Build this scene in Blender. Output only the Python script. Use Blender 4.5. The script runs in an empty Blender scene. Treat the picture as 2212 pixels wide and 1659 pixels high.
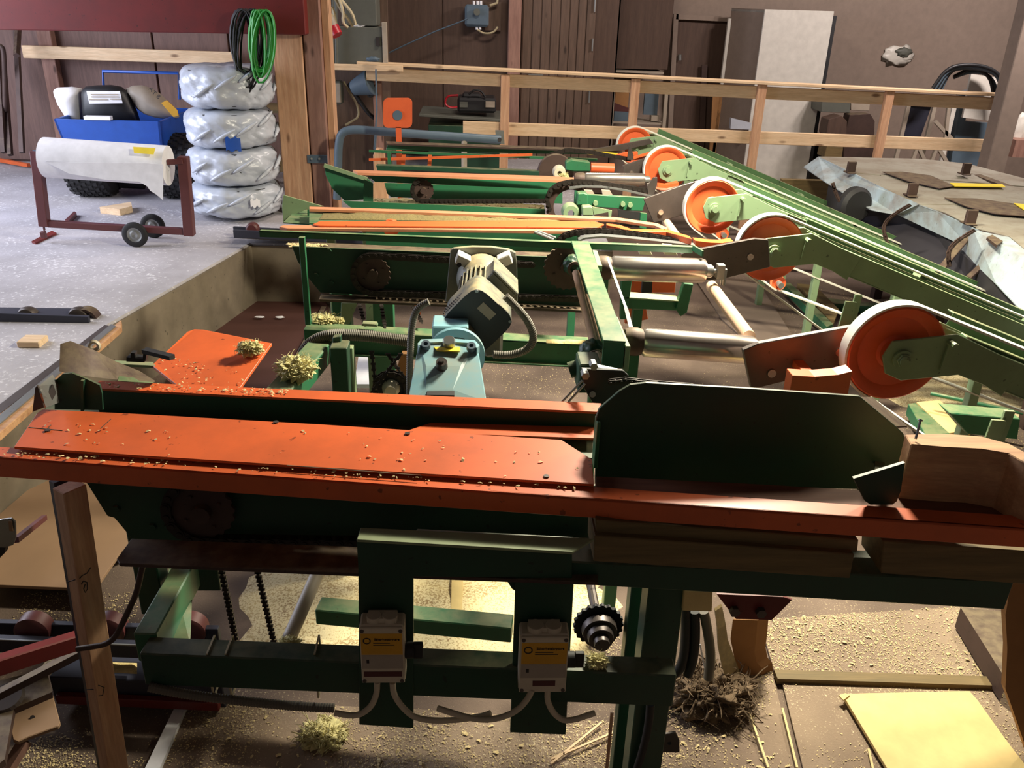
import bpy, bmesh, math, random
from mathutils import Vector, Matrix, noise
sc = bpy.context.scene
COL = sc.collection
R = random.Random(7)

# ---------- camera (pinhole fitted to the photograph, image taken as 2212 x 1659) ----------
IW, IH, FL = 2212.0, 1659.0, 1853.0
CX, CY = IW / 2, IH / 2
_T = FL / math.tan(math.radians(24.5))
_g = Vector((-0.030 * _T / FL, _T / FL, 1.0)).normalized()
_u = (1030 - CX) / FL
_v = -(_g.x * _u + _g.z) / _g.y
_y = Vector((_u, _v, 1.0)).normalized()
_z = -_g
_x = _y.cross(_z)
CAM = Vector((0, 0, 1.5))
cam_d = bpy.data.cameras.new('camera')
cam_d.sensor_width = 36.0
cam_d.lens = FL / IW * 36.0
cam_d.clip_start = 0.05
cam = bpy.data.objects.new('camera', cam_d)
COL.objects.link(cam)
# camera axes (x right, y down, z forward) written in world axes
cr = Vector((_x.x, _y.x, _z.x)); cd_ = Vector((_x.y, _y.y, _z.y)); cf = Vector((_x.z, _y.z, _z.z))
m = Matrix.Identity(4)
for i in range(3):
    m[i][0] = cr[i]; m[i][1] = -cd_[i]; m[i][2] = -cf[i]; m[i][3] = CAM[i]
cam.matrix_world = m
sc.camera = cam

# ---------- exposure, world, lights ----------
sc.view_settings.view_transform = 'Standard'
sc.view_settings.look = 'None'
sc.view_settings.gamma = 1.0
sc.view_settings.use_curve_mapping = False
sc.view_settings.exposure = 0.14
w = bpy.data.worlds.new('world'); sc.world = w; w.use_nodes = True
w.node_tree.nodes['Background'].inputs[0].default_value = (0.62, 0.50, 0.44, 1)
w.node_tree.nodes['Background'].inputs[1].default_value = 0.13

def area(name, loc, target, size, size_y, power, color):
    d = bpy.data.lights.new(name, 'AREA')
    d.shape = 'RECTANGLE'; d.size = size; d.size_y = size_y
    d.energy = power; d.color = color
    o = bpy.data.objects.new(name, d); COL.objects.link(o)
    o.location = loc
    o.rotation_euler = (Vector(target) - Vector(loc)).to_track_quat('-Z', 'Y').to_euler()
    return o
# work lamp hung above the machines, between the second and the third belt wheel
area('work_lamp', (1.05, 3.30, 2.05), (0.75, 2.9, 0.0), 0.40, 0.14, 165, (1.0, 0.92, 0.72))
# second tube further right / nearer to the viewer
area('side_lamp', (2.5, 3.3, 2.3), (2.0, 2.9, -0.4), 0.4, 0.14, 62, (1.0, 0.90, 0.68))
# daylight through the open gate in the left wall
area('gate_daylight', (-4.95, 5.1, 1.5), (-1.5, 5.3, 0.2), 2.6, 2.6, 235, (0.80, 0.84, 1.0))
# tube at the far right; over the back an added, unseen fill light
area('back_lamp', (4.6, 6.2, 3.1), (3.6, 9.5, 0.6), 1.2, 0.3, 165, (1.0, 0.87, 0.82))
area('rear_fill', (0.6, 6.2, 3.1), (0.3, 7.4, 0.0), 1.0, 0.3, 48, (1.0, 0.86, 0.74))

# ---------- pixel -> world on a stated plane ----------
def p(px, py, X=None, Y=None, Z=None):
    d = cr * ((px - CX) / FL) + cd_ * ((py - CY) / FL) + cf
    if Y is not None: t = (Y - CAM.y) / d.y
    elif Z is not None: t = (Z - CAM.z) / d.z
    else: t = (X - CAM.x) / d.x
    return CAM + d * t

# ---------- mesh builder ----------
class MB:
    def __init__(s): s.v = []; s.f = []
    def add(s, vs, fs):
        n = len(s.v); s.v += [Vector(a) for a in vs]; s.f += [[i + n for i in f] for f in fs]; return s
    def box(s, a, b):
        x0, y0, z0 = a; x1, y1, z1 = b
        return s.add([(x0,y0,z0),(x1,y0,z0),(x1,y1,z0),(x0,y1,z0),(x0,y0,z1),(x1,y0,z1),(x1,y1,z1),(x0,y1,z1)],
              [(0,3,2,1),(4,5,6,7),(0,1,5,4),(1,2,6,5),(2,3,7,6),(3,0,4,7)])
    def obox(s, c, ax, ay, az):
        c = Vector(c); P = []
        for k in (-1, 1):
            for (i, j) in ((-1,-1),(1,-1),(1,1),(-1,1)): P.append(c + ax*i + ay*j + az*k)
        return s.add(P, [(0,3,2,1),(4,5,6,7),(0,1,5,4),(1,2,6,5),(2,3,7,6),(3,0,4,7)])
    def beam(s, a, b, w, h, up=(0,0,1)):
        a = Vector(a); b = Vector(b); d = (b-a); L = d.length; d.normalize()
        sd = d.cross(Vector(up)).normalized(); u = sd.cross(d)
        return s.obox((a+b)/2, d*L/2, sd*w/2, u*h/2)
    def cyl(s, a, b, r, n=18, r2=None, cap=True):
        a = Vector(a); b = Vector(b); r2 = r if r2 is None else r2
        d = (b-a).normalized(); q = Vector((0,0,1)) if abs(d.z) < .9 else Vector((1,0,0))
        e = d.cross(q).normalized(); g = d.cross(e)
        P = []
        for k in range(n):
            t = 2*math.pi*k/n; c = e*math.cos(t)+g*math.sin(t); P.append(a+c*r); P.append(b+c*r2)
        F = [(2*k, 2*k+1, (2*k+3) % (2*n), (2*k+2) % (2*n)) for k in range(n)]
        if cap: F += [[2*k for k in range(n)], [2*k+1 for k in range(n)][::-1]]
        return s.add(P, F)
    def lathe(s, c, axis, prof, n=40, close=False):
        c = Vector(c); d = Vector(axis).normalized(); q = Vector((0,0,1)) if abs(d.z) < .9 else Vector((1,0,0))
        e = d.cross(q).normalized(); g = d.cross(e); P = []; m_ = len(prof)
        for k in range(n):
            t = 2*math.pi*k/n; u = e*math.cos(t)+g*math.sin(t)
            for (r, h) in prof: P.append(c + u*r + d*h)
        F = []
        for k in range(n):
            k2 = (k+1) % n
            for j in range(m_-1 if not close else m_):
                j2 = (j+1) % m_
                F.append((k*m_+j, k*m_+j2, k2*m_+j2, k2*m_+j))
        return s.add(P, F)
    def tube(s, pts, r, n=8, cap=True, smooth=0):
        pts = [Vector(a) for a in pts]
        for _ in range(smooth):
            q = [pts[0]]
            for a, b in zip(pts, pts[1:]): q += [a*.75+b*.25, a*.25+b*.75]
            pts = q + [pts[-1]]
        if isinstance(r, (list, tuple)):
            rs = []
            for i in range(len(pts)):
                q = i*(len(r)-1)/(len(pts)-1); j = min(int(q), len(r)-2); rs.append(r[j]+(r[j+1]-r[j])*(q-j))
        else: rs = [r]*len(pts)
        P = []; prev = None
        for i, a in enumerate(pts):
            d = (pts[min(i+1, len(pts)-1)] - pts[max(i-1, 0)]).normalized()
            if prev is None: prev = d.cross(Vector((0,0,1)) if abs(d.z) < .9 else Vector((1,0,0))).normalized()
            e = (prev - d*prev.dot(d)).normalized(); g = d.cross(e); prev = e
            for k in range(n):
                t = 2*math.pi*k/n; P.append(a + (e*math.cos(t)+g*math.sin(t))*rs[i])
        F = []
        for i in range(len(pts)-1):
            for k in range(n): F.append((i*n+k, i*n+(k+1) % n, (i+1)*n+(k+1) % n, (i+1)*n+k))
        if cap: F += [list(range(n))[::-1], [(len(pts)-1)*n+k for k in range(n)]]
        return s.add(P, F)
    def prism(s, pts, vec):
        pts = [Vector(a) for a in pts]; vec = Vector(vec); n = len(pts)
        s.add(pts + [a+vec for a in pts], [list(range(n)), [n+k for k in range(n)][::-1]] +
              [(k, n+k, n+(k+1) % n, (k+1) % n) for k in range(n)])
        return s
    def strip(s, A, B, vec):
        """ruled sheet between two polylines, thickened by vec"""
        n = len(A); vec = Vector(vec); V = [Vector(a) for a in A] + [Vector(b) for b in B]
        V2 = V + [a+vec for a in V]; F = []
        for i in range(n-1):
            F += [(i, i+1, n+i+1, n+i), (2*n+i, 3*n+i, 3*n+i+1, 2*n+i+1), (i, 2*n+i, 2*n+i+1, i+1), (n+i, n+i+1, 3*n+i+1, 3*n+i)]
        F += [(0, n, 3*n, 2*n), (n-1, 3*n-1, 4*n-1, 2*n-1)]
        return s.add(V2, F)
    def blob(s, c, r, seed=0, amp=.3, fr=2.0, sub=3):
        bm = bmesh.new(); bmesh.ops.create_icosphere(bm, subdivisions=sub, radius=1.0)
        c = Vector(c); r = Vector(r) if not isinstance(r, (int, float)) else Vector((r, r, r)); P = []
        for v in bm.verts:
            k = 1 + amp*noise.noise(v.co*fr + Vector((seed*7.1, seed*3.3, 0))) + amp*.5*noise.noise(v.co*fr*2.7 + Vector((0, seed*5.1, 9)))
            P.append(c + Vector((v.co.x*r.x, v.co.y*r.y, v.co.z*r.z))*k)
        F = [[v.index for v in f.verts] for f in bm.faces]; bm.free()
        return s.add(P, F)

ORG = {}
def _mesh(name, mb, org, mat, smooth):
    me = bpy.data.meshes.new(name)
    me.from_pydata([(v-org)[:] for v in mb.v], [], mb.f)
    me.update()
    b = bmesh.new(); b.from_mesh(me); bmesh.ops.recalc_face_normals(b, faces=b.faces); b.to_mesh(me); b.free()
    if mat: me.materials.append(mat)
    if smooth:
        for q in me.polygons: q.use_smooth = True
        try: me.set_sharp_from_angle(angle=math.radians(smooth if smooth > 1 else 40))
        except Exception: pass
    return me
def tag(o, label=None, cat=None, group=None, kind=None):
    if label: o['label'] = label
    if cat: o['category'] = cat
    if group: o['group'] = group
    if kind: o['kind'] = kind
    return o
def thing(name, label, cat, loc, group=None):
    o = bpy.data.objects.new(name, None); COL.objects.link(o); o.empty_display_size = .05
    o.location = loc; ORG[o] = Vector(loc)
    return tag(o, label, cat, group)
def part(name, mb, mat, parent, bevel=0, smooth=0, label=None, kind=None):
    org = ORG[parent]
    o = bpy.data.objects.new(name, _mesh(name, mb, org, mat, smooth)); COL.objects.link(o)
    o.parent = parent; ORG[o] = org
    if bevel:
        q = o.modifiers.new('bevel', 'BEVEL'); q.width = bevel; q.segments = 1; q.limit_method = 'ANGLE'
    return tag(o, label, kind=kind)
def solo(name, mb, mat, label, cat, group=None, bevel=0, smooth=0, kind=None):
    xs = [v.x for v in mb.v]; ys = [v.y for v in mb.v]; zs = [v.z for v in mb.v]
    org = Vector(((min(xs)+max(xs))/2, (min(ys)+max(ys))/2, min(zs)))
    o = bpy.data.objects.new(name, _mesh(name, mb, org, mat, smooth)); COL.objects.link(o)
    o.location = org; ORG[o] = org
    if bevel:
        q = o.modifiers.new('bevel', 'BEVEL'); q.width = bevel; q.segments = 1; q.limit_method = 'ANGLE'
    return tag(o, label, cat, group, kind)
def struct(name, mb, mat, bevel=0):
    return solo(name, mb, mat, None, None, kind='structure', bevel=bevel)
def dup(o, parent, loc=None, rot=None):
    c = o.copy(); COL.objects.link(c); c.parent = parent
    if loc is not None: c.location = loc
    if rot is not None: c.rotation_euler = rot
    return c
def plate(pts, Y, t=.006):
    return MB().prism([p(a, b, Y=Y) for a, b in pts], (0, t, 0))
def rail(a, b, w, h, mb=None, Y=None, Z=None, X=None):
    """straight bar whose top front edge runs from pixel a to pixel b on the plane; w deep, h high"""
    A = p(*a, Y=Y, Z=Z, X=X); B = p(*b, Y=Y, Z=Z, X=X); return railw(A, B, w, h, mb)
def railw(A, B, w, h, mb=None):
    mb = mb or MB(); A = Vector(A); B = Vector(B)
    d = (B-A).normalized(); bk = Vector((0,0,1)).cross(d).normalized(); dn = Vector((0,0,-h))
    return mb.prism([A, B, B+dn, A+dn], bk*w)

# ---------- materials ----------
def srgb(r, g, b):
    f = lambda c: (c/255/12.92) if c/255 <= .04045 else ((c/255+.055)/1.055)**2.4
    return (f(r), f(g), f(b), 1)
def _mat(name):
    m_ = bpy.data.materials.new(name); m_.use_nodes = True; nt = m_.node_tree
    return m_, nt, nt.nodes['Principled BSDF']
def _ramp(nt, stops):
    r_ = nt.nodes.new('ShaderNodeValToRGB'); e = r_.color_ramp.elements
    e[0].position = stops[0][0]; e[0].color = stops[0][1]; e[1].position = stops[-1][0]; e[1].color = stops[-1][1]
    for pos, c in stops[1:-1]:
        q = e.new(pos); q.color = c
    return r_
def _coord(nt, scale=(1,1,1), rot=(0,0,0)):
    g = nt.nodes.new('ShaderNodeNewGeometry'); mp = nt.nodes.new('ShaderNodeMapping')
    mp.inputs['Scale'].default_value = scale; mp.inputs['Rotation'].default_value = rot
    tc = nt.nodes.new('ShaderNodeTexCoord')
    nt.links.new(tc.outputs['Object'], mp.inputs['Vector']); return mp
def _noise(nt, co, scale, detail=4, rough=.6):
    n = nt.nodes.new('ShaderNodeTexNoise'); n.inputs['Scale'].default_value = scale
    n.inputs['Detail'].default_value = detail; n.inputs['Roughness'].default_value = rough
    nt.links.new(co.outputs[0], n.inputs['Vector']); return n
def _bump(nt, bs, src, strength=.2, dist=.004):
    b = nt.nodes.new('ShaderNodeBump'); b.inputs['Strength'].default_value = strength; b.inputs['Distance'].default_value = dist
    nt.links.new(src, b.inputs['Height']); nt.links.new(b.outputs[0], bs.inputs['Normal'])
def _mix(nt, fac, a, b):
    m_ = nt.nodes.new('ShaderNodeMix'); m_.data_type = 'RGBA'
    if isinstance(fac, (int, float)): m_.inputs[0].default_value = fac
    else: nt.links.new(fac, m_.inputs[0])
    for k, q in ((6, a), (7, b)):
        if isinstance(q, tuple): m_.inputs[k].default_value = q
        else: nt.links.new(q, m_.inputs[k])
    return m_.outputs[2]
def paint(name, col, dirt=(70,60,45), amt=.35, rough=.5, metal=0.0, scale=5.0, dust=None, bump=.08, chips=True):
    m_, nt, bs = _mat(name); co = _coord(nt)
    n1 = _noise(nt, co, scale, 6, .65)
    r1 = _ramp(nt, [(.42, (0,0,0,1)), (.78, (amt,)*3 + (1,))]); nt.links.new(n1.outputs[0], r1.inputs[0])
    c = _mix(nt, r1.outputs[0], srgb(*col), srgb(*dirt))
    if chips:
        n2 = _noise(nt, co, scale*11, 3, .5)
        r2 = _ramp(nt, [(.69, (0,0,0,1)), (.72, (.6,.6,.6,1))]); nt.links.new(n2.outputs[0], r2.inputs[0])
        c = _mix(nt, r2.outputs[0], c, srgb(dirt[0]*.5, dirt[1]*.5, dirt[2]*.5))
    if dust:
        g = nt.nodes.new('ShaderNodeNewGeometry'); sp = nt.nodes.new('ShaderNodeSeparateXYZ'); nt.links.new(g.outputs['Normal'], sp.inputs[0])
        n3 = _noise(nt, co, scale*3, 4, .6); ml = nt.nodes.new('ShaderNodeMath'); ml.operation = 'MULTIPLY'
        nt.links.new(sp.outputs[2], ml.inputs[0]); nt.links.new(n3.outputs[0], ml.inputs[1])
        r3 = _ramp(nt, [(.25, (0,0,0,1)), (.62, (dust,)*3+(1,))]); nt.links.new(ml.outputs[0], r3.inputs[0])
        c = _mix(nt, r3.outputs[0], c, srgb(176,160,122))
    nt.links.new(c, bs.inputs['Base Color'])
    bs.inputs['Roughness'].default_value = rough; bs.inputs['Metallic'].default_value = metal
    if bump: _bump(nt, bs, n1.outputs[0], bump, .004)
    return m_
def wood(name, c1, c2, ax='X', rough=.7, scale=1.0, knots=True):
    m_, nt, bs = _mat(name)
    s = {'X': (1.2,14,14), 'Y': (14,1.2,14), 'Z': (14,14,1.2)}[ax]
    co = _coord(nt, tuple(q*scale for q in s)); n1 = _noise(nt, co, 2.6, 6, .62)
    co2 = _coord(nt, tuple(q*scale*4 for q in s)); n2 = _noise(nt, co2, 3.0, 3, .6)
    r1 = _ramp(nt, [(.3, srgb(*c1)), (.7, srgb(*c2))]); nt.links.new(n1.outputs[0], r1.inputs[0])
    c = _mix(nt, .22, r1.outputs[0], n2.outputs['Color'])
    r0 = _ramp(nt, [(.35, (.55,.55,.55,1)), (.65, (1,1,1,1))]); nt.links.new(n2.outputs[0], r0.inputs[0])
    mm = nt.nodes.new('ShaderNodeMix'); mm.data_type = 'RGBA'; mm.blend_type = 'MULTIPLY'; mm.inputs[0].default_value = .35
    nt.links.new(r1.outputs[0], mm.inputs[6]); nt.links.new(r0.outputs[0], mm.inputs[7]); c = mm.outputs[2]
    if knots:
        s3 = {'X': (2.2,6,6), 'Y': (6,2.2,6), 'Z': (6,6,2.2)}[ax]
        co3 = _coord(nt, s3); v = nt.nodes.new('ShaderNodeTexVoronoi'); v.inputs['Scale'].default_value = 1.3
        nt.links.new(co3.outputs[0], v.inputs['Vector'])
        r3 = _ramp(nt, [(.07, (.85,.85,.85,1)), (.14, (0,0,0,1))]); nt.links.new(v.outputs[0], r3.inputs[0])
        c = _mix(nt, r3.outputs[0], c, srgb(c1[0]*.5, c1[1]*.42, c1[2]*.35))
    nt.links.new(c, bs.inputs['Base Color']); bs.inputs['Roughness'].default_value = rough
    _bump(nt, bs, n2.outputs[0], .12, .002)
    return m_
def plain(name, col, rough=.6, metal=0.0, bump=0, bscale=30, alpha=None):
    m_, nt, bs = _mat(name); co = _coord(nt)
    n1 = _noise(nt, co, bscale*.5, 4, .6)
    r1 = _ramp(nt, [(.3, srgb(*[q*.93 for q in col])), (.7, srgb(*col))]); nt.links.new(n1.outputs[0], r1.inputs[0])
    nt.links.new(r1.outputs[0], bs.inputs['Base Color'])
    bs.inputs['Roughness'].default_value = rough; bs.inputs['Metallic'].default_value = metal
    if bump: _bump(nt, bs, n1.outputs[0], bump, .006)
    return m_
def ground(name, base, dark, speck, cover=.62, spscale=70, rough=.9, grime=1.4):
    """floor with large stains and light wood chips / dust specks"""
    m_, nt, bs = _mat(name); co = _coord(nt)
    n1 = _noise(nt, co, grime, 7, .62); r1 = _ramp(nt, [(.32, srgb(*dark)), (.66, srgb(*base))]); nt.links.new(n1.outputs[0], r1.inputs[0])
    n2 = _noise(nt, co, spscale, 3, .75); n3 = _noise(nt, co, 2.3, 4, .6)
    ad = nt.nodes.new('ShaderNodeMath'); ad.operation = 'MULTIPLY_ADD'; ad.inputs[1].default_value = .35
    nt.links.new(n3.outputs[0], ad.inputs[0]); nt.links.new(n2.outputs[0], ad.inputs[2])
    r2 = _ramp(nt, [(cover+.10, (0,0,0,1)), (cover+.18, (.8,.8,.8,1))]); nt.links.new(ad.outputs[0], r2.inputs[0])
    c = _mix(nt, r2.outputs[0], r1.outputs[0], srgb(*speck))
    nt.links.new(c, bs.inputs['Base Color']); bs.inputs['Roughness'].default_value = rough
    _bump(nt, bs, n2.outputs[0], .35, .006)
    return m_

M = {}
M['orange'] = paint('orange_paint', (214,98,48), (130,66,40), .5, .45, scale=4, bump=.05)
M['orange_hi'] = paint('orange_wheel_paint', (224,100,54), (180,70,42), .5, .45, scale=6, bump=.03, chips=False)
M['red'] = paint('red_paint', (108,30,26), (56,26,24), .5, .5)
M['green'] = paint('machine_green', (40,104,70), (54,70,50), .5, .42, dust=.4)
M['green_dark'] = paint('dark_green', (25,66,46), (34,38,30), .6, .5, dust=.3)
M['green_light'] = paint('light_green', (126,150,114), (92,106,76), .5, .5, dust=.5, scale=4)
M['steel'] = paint('dark_steel', (92,84,80), (58,50,46), .6, .42, metal=.5, scale=5)
M['rust'] = paint('rusty_steel', (76,58,52), (46,36,32), .6, .6, metal=.3, scale=8, dust=.3)
M['chrome'] = paint('worn_chrome', (205,198,190), (150,95,80), .6, .25, metal=.9, scale=7, bump=.04, chips=False)
M['galv'] = paint('galvanised', (150,152,150), (110,108,100), .4, .4, metal=.7)
M['black'] = plain('black_rubber', (30,29,30), .65, bump=.2)
M['chain'] = paint('chain_steel', (58,52,48), (36,30,26), .6, .45, metal=.6, scale=20, bump=0, chips=False)
M['white_belt'] = plain('white_belt', (225,222,208), .5)
M['cream'] = plain('cream_plastic', (206,194,170), .5)
M['bluegear'] = paint('blue_gearbox', (126,170,180), (180,160,124), .6, .35, scale=7, bump=.04, chips=False)
M['greymotor'] = paint('grey_motor', (92,98,94), (150,142,116), .6, .45, scale=9, dust=.95, chips=False)
M['cowl'] = plain('black_cowl', (34,35,38), .45)
M['pine'] = wood('fresh_pine', (210,176,136), (234,206,168), 'X')
M['pineZ'] = wood('pine_post', (182,134,100), (214,172,136), 'Z')
M['pineY'] = wood('pine_along', (196,150,98), (224,184,132), 'Y')
M['oldwoodZ'] = wood('old_post', (134,98,86), (162,124,108), 'Z')
M['oldwood'] = wood('dirty_board', (96,82,50), (128,106,66), 'X')
M['timber'] = wood('timber', (172,124,88), (206,162,118), 'X')
M['boardZ'] = wood('brown_boards', (84,66,54), (106,84,70), 'Z')
M['panelred'] = wood('reddish_panel', (98,74,66), (118,90,80), 'Z', knots=False)
M['panelbrown'] = wood('brown_panel', (74,55,45), (88,67,55), 'Z', knots=False)
M['wallgrey'] = plain('grey_wall', (142,126,114), .9, bump=.1)
M['concrete'] = ground('light_concrete', (178,174,178), (140,136,138), (214,212,214), .66, 45)
M['pitwall'] = paint('pit_concrete', (120,108,90), (66,58,48), .7, .9, scale=3, bump=.4)
M['floorlow'] = ground('sawdust_floor', (122,104,90), (76,62,54), (212,194,152), .70, 150)
M['chips'] = plain('wood_chips', (214,192,140), .8, bscale=60)
M['wool'] = plain('wood_wool', (206,196,140), .9, bump=.6, bscale=90)
M['plastic'] = plain('cloudy_plastic_bag', (190,196,206), .28, bump=.9, bscale=14)
M['white'] = plain('white_laminate', (214,210,200), .4)
M['board_yellow'] = plain('yellow_board', (222,196,132), .7)
M['card'] = plain('cardboard', (156,112,68), .85)
M['blue'] = plain('blue_paint', (34,84,176), .45)
M['bluedeck'] = paint('pale_blue_steel', (168,184,192), (122,98,76), .95, .5, metal=.1, scale=5.5, bump=.1)
M['brownsteel'] = plain('brown_steel', (96,50,50), .5)
M['yellow'] = plain('yellow_label', (238,212,60), .5)
M['label_ochre'] = plain('amber_label', (214,158,40), .5)
M['label_grey'] = plain('grey_label', (168,156,140), .55)
M['ink'] = plain('ink', (40,34,34), .6)
M['dkred'] = plain('dark_red_label', (84,40,40), .5)
M['bluegrey'] = plain('blue_grey_enamel', (86,104,118), .5)
M['greybox'] = plain('grey_enamel', (92,94,86), .55)
M['navy'] = plain('navy_roller_frame', (44,46,60), .5)
M['beige_rod'] = plain('beige_shaft', (214,176,146), .45)
M['paper'] = plain('white_paper', (240,240,244), .7)
M['wirewhite'] = plain('pale_cable', (190,176,140), .55)
M['greencable'] = plain('green_cable', (40,140,48), .45)
M['redplastic'] = plain('red_plastic', (180,30,44), .4)
M['hose'] = plain('grey_hose', (104,98,86), .6)
M['floorsheet'] = ground('dusty_floor_sheet', (154,134,112), (104,86,74), (222,206,170), .68, 150)
M['sawdust'] = plain('sawdust', (222,200,140), .95, bump=.9, bscale=160)
M['tan'] = plain('tan_fibreboard', (150,120,92), .8, bscale=8)
M['tan2'] = plain('worn_panel', (120,104,92), .8, bscale=12)
M['pitrust'] = plain('dark_redbrown_sheet', (74,42,34), .7, bscale=10)
M['orange_worn'] = paint('worn_orange_bar', (208,140,104), (150,110,84), .6, .4, scale=9, chips=False)
M['ledge'] = paint('lamplit_green_ledge', (136,148,112), (100,108,80), .6, .6, scale=9, chips=False)  # pale green with the lamplight on the top ledge put into the colour
M['heap'] = ground('sawdust_heap', (214,190,134), (150,122,84), (240,226,180), .50, 120, grime=9)
M['deckgrey'] = paint('dusty_grey_deck', (150,146,134), (112,96,78), .9, .6, metal=.1, scale=4.5, bump=.1)
M['skirt'] = plain('black_skirt', (40,37,44), .7)
M['green_mid'] = paint('dull_green', (70,104,64), (60,70,46), .6, .55, dust=.5)
M['olive'] = plain('olive_dust', (122,108,66), .95, bump=.9, bscale=160)
M['fluff'] = plain('brown_fluff', (116,96,74), .95, bump=.8, bscale=120)
M['redbrownwood'] = wood('stained_board', (96,56,38), (124,78,54), 'X')  # dark reddish-brown wood, the board's own colour
# =================== STRUCTURE ===================
up = MB().prism([(-1.43,5.42,0), (.9,5.42,0), (.9,8.9,0), (-5.4,8.9,0), (-5.4,-.5,0), (-1.80,-.5,0), (-1.78,3.2,0), (-1.75,3.95,0)], (0,0,-.45))
struct('floor_upper', up, M['concrete'], bevel=.008)
struct('floor', MB().box((-5.4,-.5,-.46), (8.2,10.2,-.4)), M['floorlow'])
# concrete facing of the pit
pf = MB().prism([(-1.43,5.42,-.012), (-1.75,3.95,-.012), (-1.78,3.2,-.012), (-1.80,-.5,-.012), (-1.80,-.5,-.4), (-1.78,3.2,-.4), (-1.75,3.95,-.4), (-1.43,5.42,-.4)], (.012,0,0))
pf.box((-1.43,5.405,-.4), (.9,5.42,-.012))
struct('trim_1', pf, M['pitwall'])
struct('wall_left', MB().box((-5.5,-.5,0), (-5.4,3.6,3.4)).box((-5.5,6.6,0), (-5.4,8.9,3.4)).box((-5.5,3.6,2.9), (-5.4,6.6,3.4)), M['panelred'])
wl = struct('wall_back_left', MB().box((-5.5,8.02,-.02), (-1.2,8.12,3.4)), M['panelred'])
xs = [p(a, 200, Y=8).x for a in (-130, 128, 345, 505, 600)] + [-1.22]
for a, b in zip(xs, xs[1:]):
    part('panel', MB().box((a+.008,7.995,.02), (b-.008,8.018,3.3)), M['panelred'], wl, bevel=.004)
wc = struct('wall_back_center', MB().box((-1.25,8.82,-.4), (1.36,8.92,3.4)).box((-1.25,8.12,-.4), (-1.2,8.82,3.4)), M['panelbrown'])
for a, b in zip((-1.2,-.32,.42), (-.32,.42,1.35)):
    part('panel', MB().box((a+.006,8.80,-.35), (b-.006,8.82,3.3)), M['panelbrown'], wc, bevel=.003)
struct('wall_back_right', MB().box((1.32,9.9,-.4), (8.2,10.0,3.4)).box((1.32,8.82,-.4), (1.36,9.9,3.4)), M['wallgrey'])
struct('wall_right', MB().box((8.1,-.5,-.4), (8.2,9.9,3.4)), M['wallgrey'])
struct('ceiling', MB().box((-5.5,-.5,3.4), (8.2,10.0,3.5)), M['panelbrown'])
# vertical-board door in the centre wall
dr = struct('door_1', MB().box((.43,8.74,-.38), (1.12,8.79,2.3)), M['boardZ'])
edges = [1128,1148,1168,1188,1208,1228,1246,1264,1284]
for a, b in zip(edges, edges[1:]):
    x0, x1 = p(a, 90, Y=8.72).x, p(b, 90, Y=8.72).x
    part('plank', MB().box((x0+.004,8.715,-.36), (x1-.004,8.74,2.28)), M['boardZ'], dr, bevel=.004)
for z0 in (1.02, 1.36, .55):
    part('hinge', MB().cyl((p(1282,60,Y=8.7).x,8.70,z0), (p(1282,60,Y=8.7).x,8.70,z0+.11), .008, 8), M['galv'], dr)
part('handle', MB().box((.5,8.67,.78), (.64,8.71,.80)), M['galv'], dr)
tx = p(1097, 100, Y=8.7).x; tx1 = p(1124, 100, Y=8.7).x
struct('trim_2', MB().box((tx,8.66,-.38), (tx1,8.8,2.9)), M['oldwoodZ'], bevel=.006)
# reddish stud and horizontal rail on the left wall
struct('trim_3', MB().box((p(82,60,Y=7.95).x,7.9,0), (p(112,60,Y=7.95).x,7.99,3.3)), M['oldwoodZ'], bevel=.005)
solo('wall_rail', railw(p(45,98,Y=7.85), p(512,113,Y=7.85), .045, .10), M['pine'], 'pale knotty plank fixed level along the reddish left wall', 'plank', bevel=.004)
# red beam resting on the post
solo('roof_beam', railw(p(-60,-70,Y=6.1), p(652,-56,Y=6.1), .2, .36), M['red'], 'wide red steel beam along the top left of the hall', 'beam', bevel=.006)
# posts
a = p(583,34,Y=6.2).x; b = p(650,34,Y=6.2).x; c = p(690,34,Y=6.2).x
pt = thing('roof_post', 'double rough timber post under the red beam', 'post', ((a+b)/2, 6.28, 0))
part('timber', MB().box((a,6.2,0), (b-.006,6.4,1.32)), M['pineZ'], pt, bevel=.006)
part('timber', MB().box((b+.002,6.21,0), (c,6.38,1.62)), M['oldwoodZ'], pt, bevel=.006)
part('splice_board', MB().box((c+.002,6.26,0), (c+.05,6.4,1.7)), M['pineZ'], pt, bevel=.004)
part('strap', railw(p(663,335,Y=6.19), p(706,336,Y=6.19), .02, .055), M['bluegrey'], pt)
for q in (673, 690):
    part('bolt', MB().cyl(p(q,343,Y=6.175), p(q,343,Y=6.2), .008, 8), M['galv'], pt)
# right-hand column
solo('steel_column', MB().box((p(2160,250,Y=6.9).x,6.9,-.4), (p(2202,250,Y=6.9).x,7.05,3.3)), M['wallgrey'], 'grey-beige upright column at the right end of the railing', 'column', bevel=.006)

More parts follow.
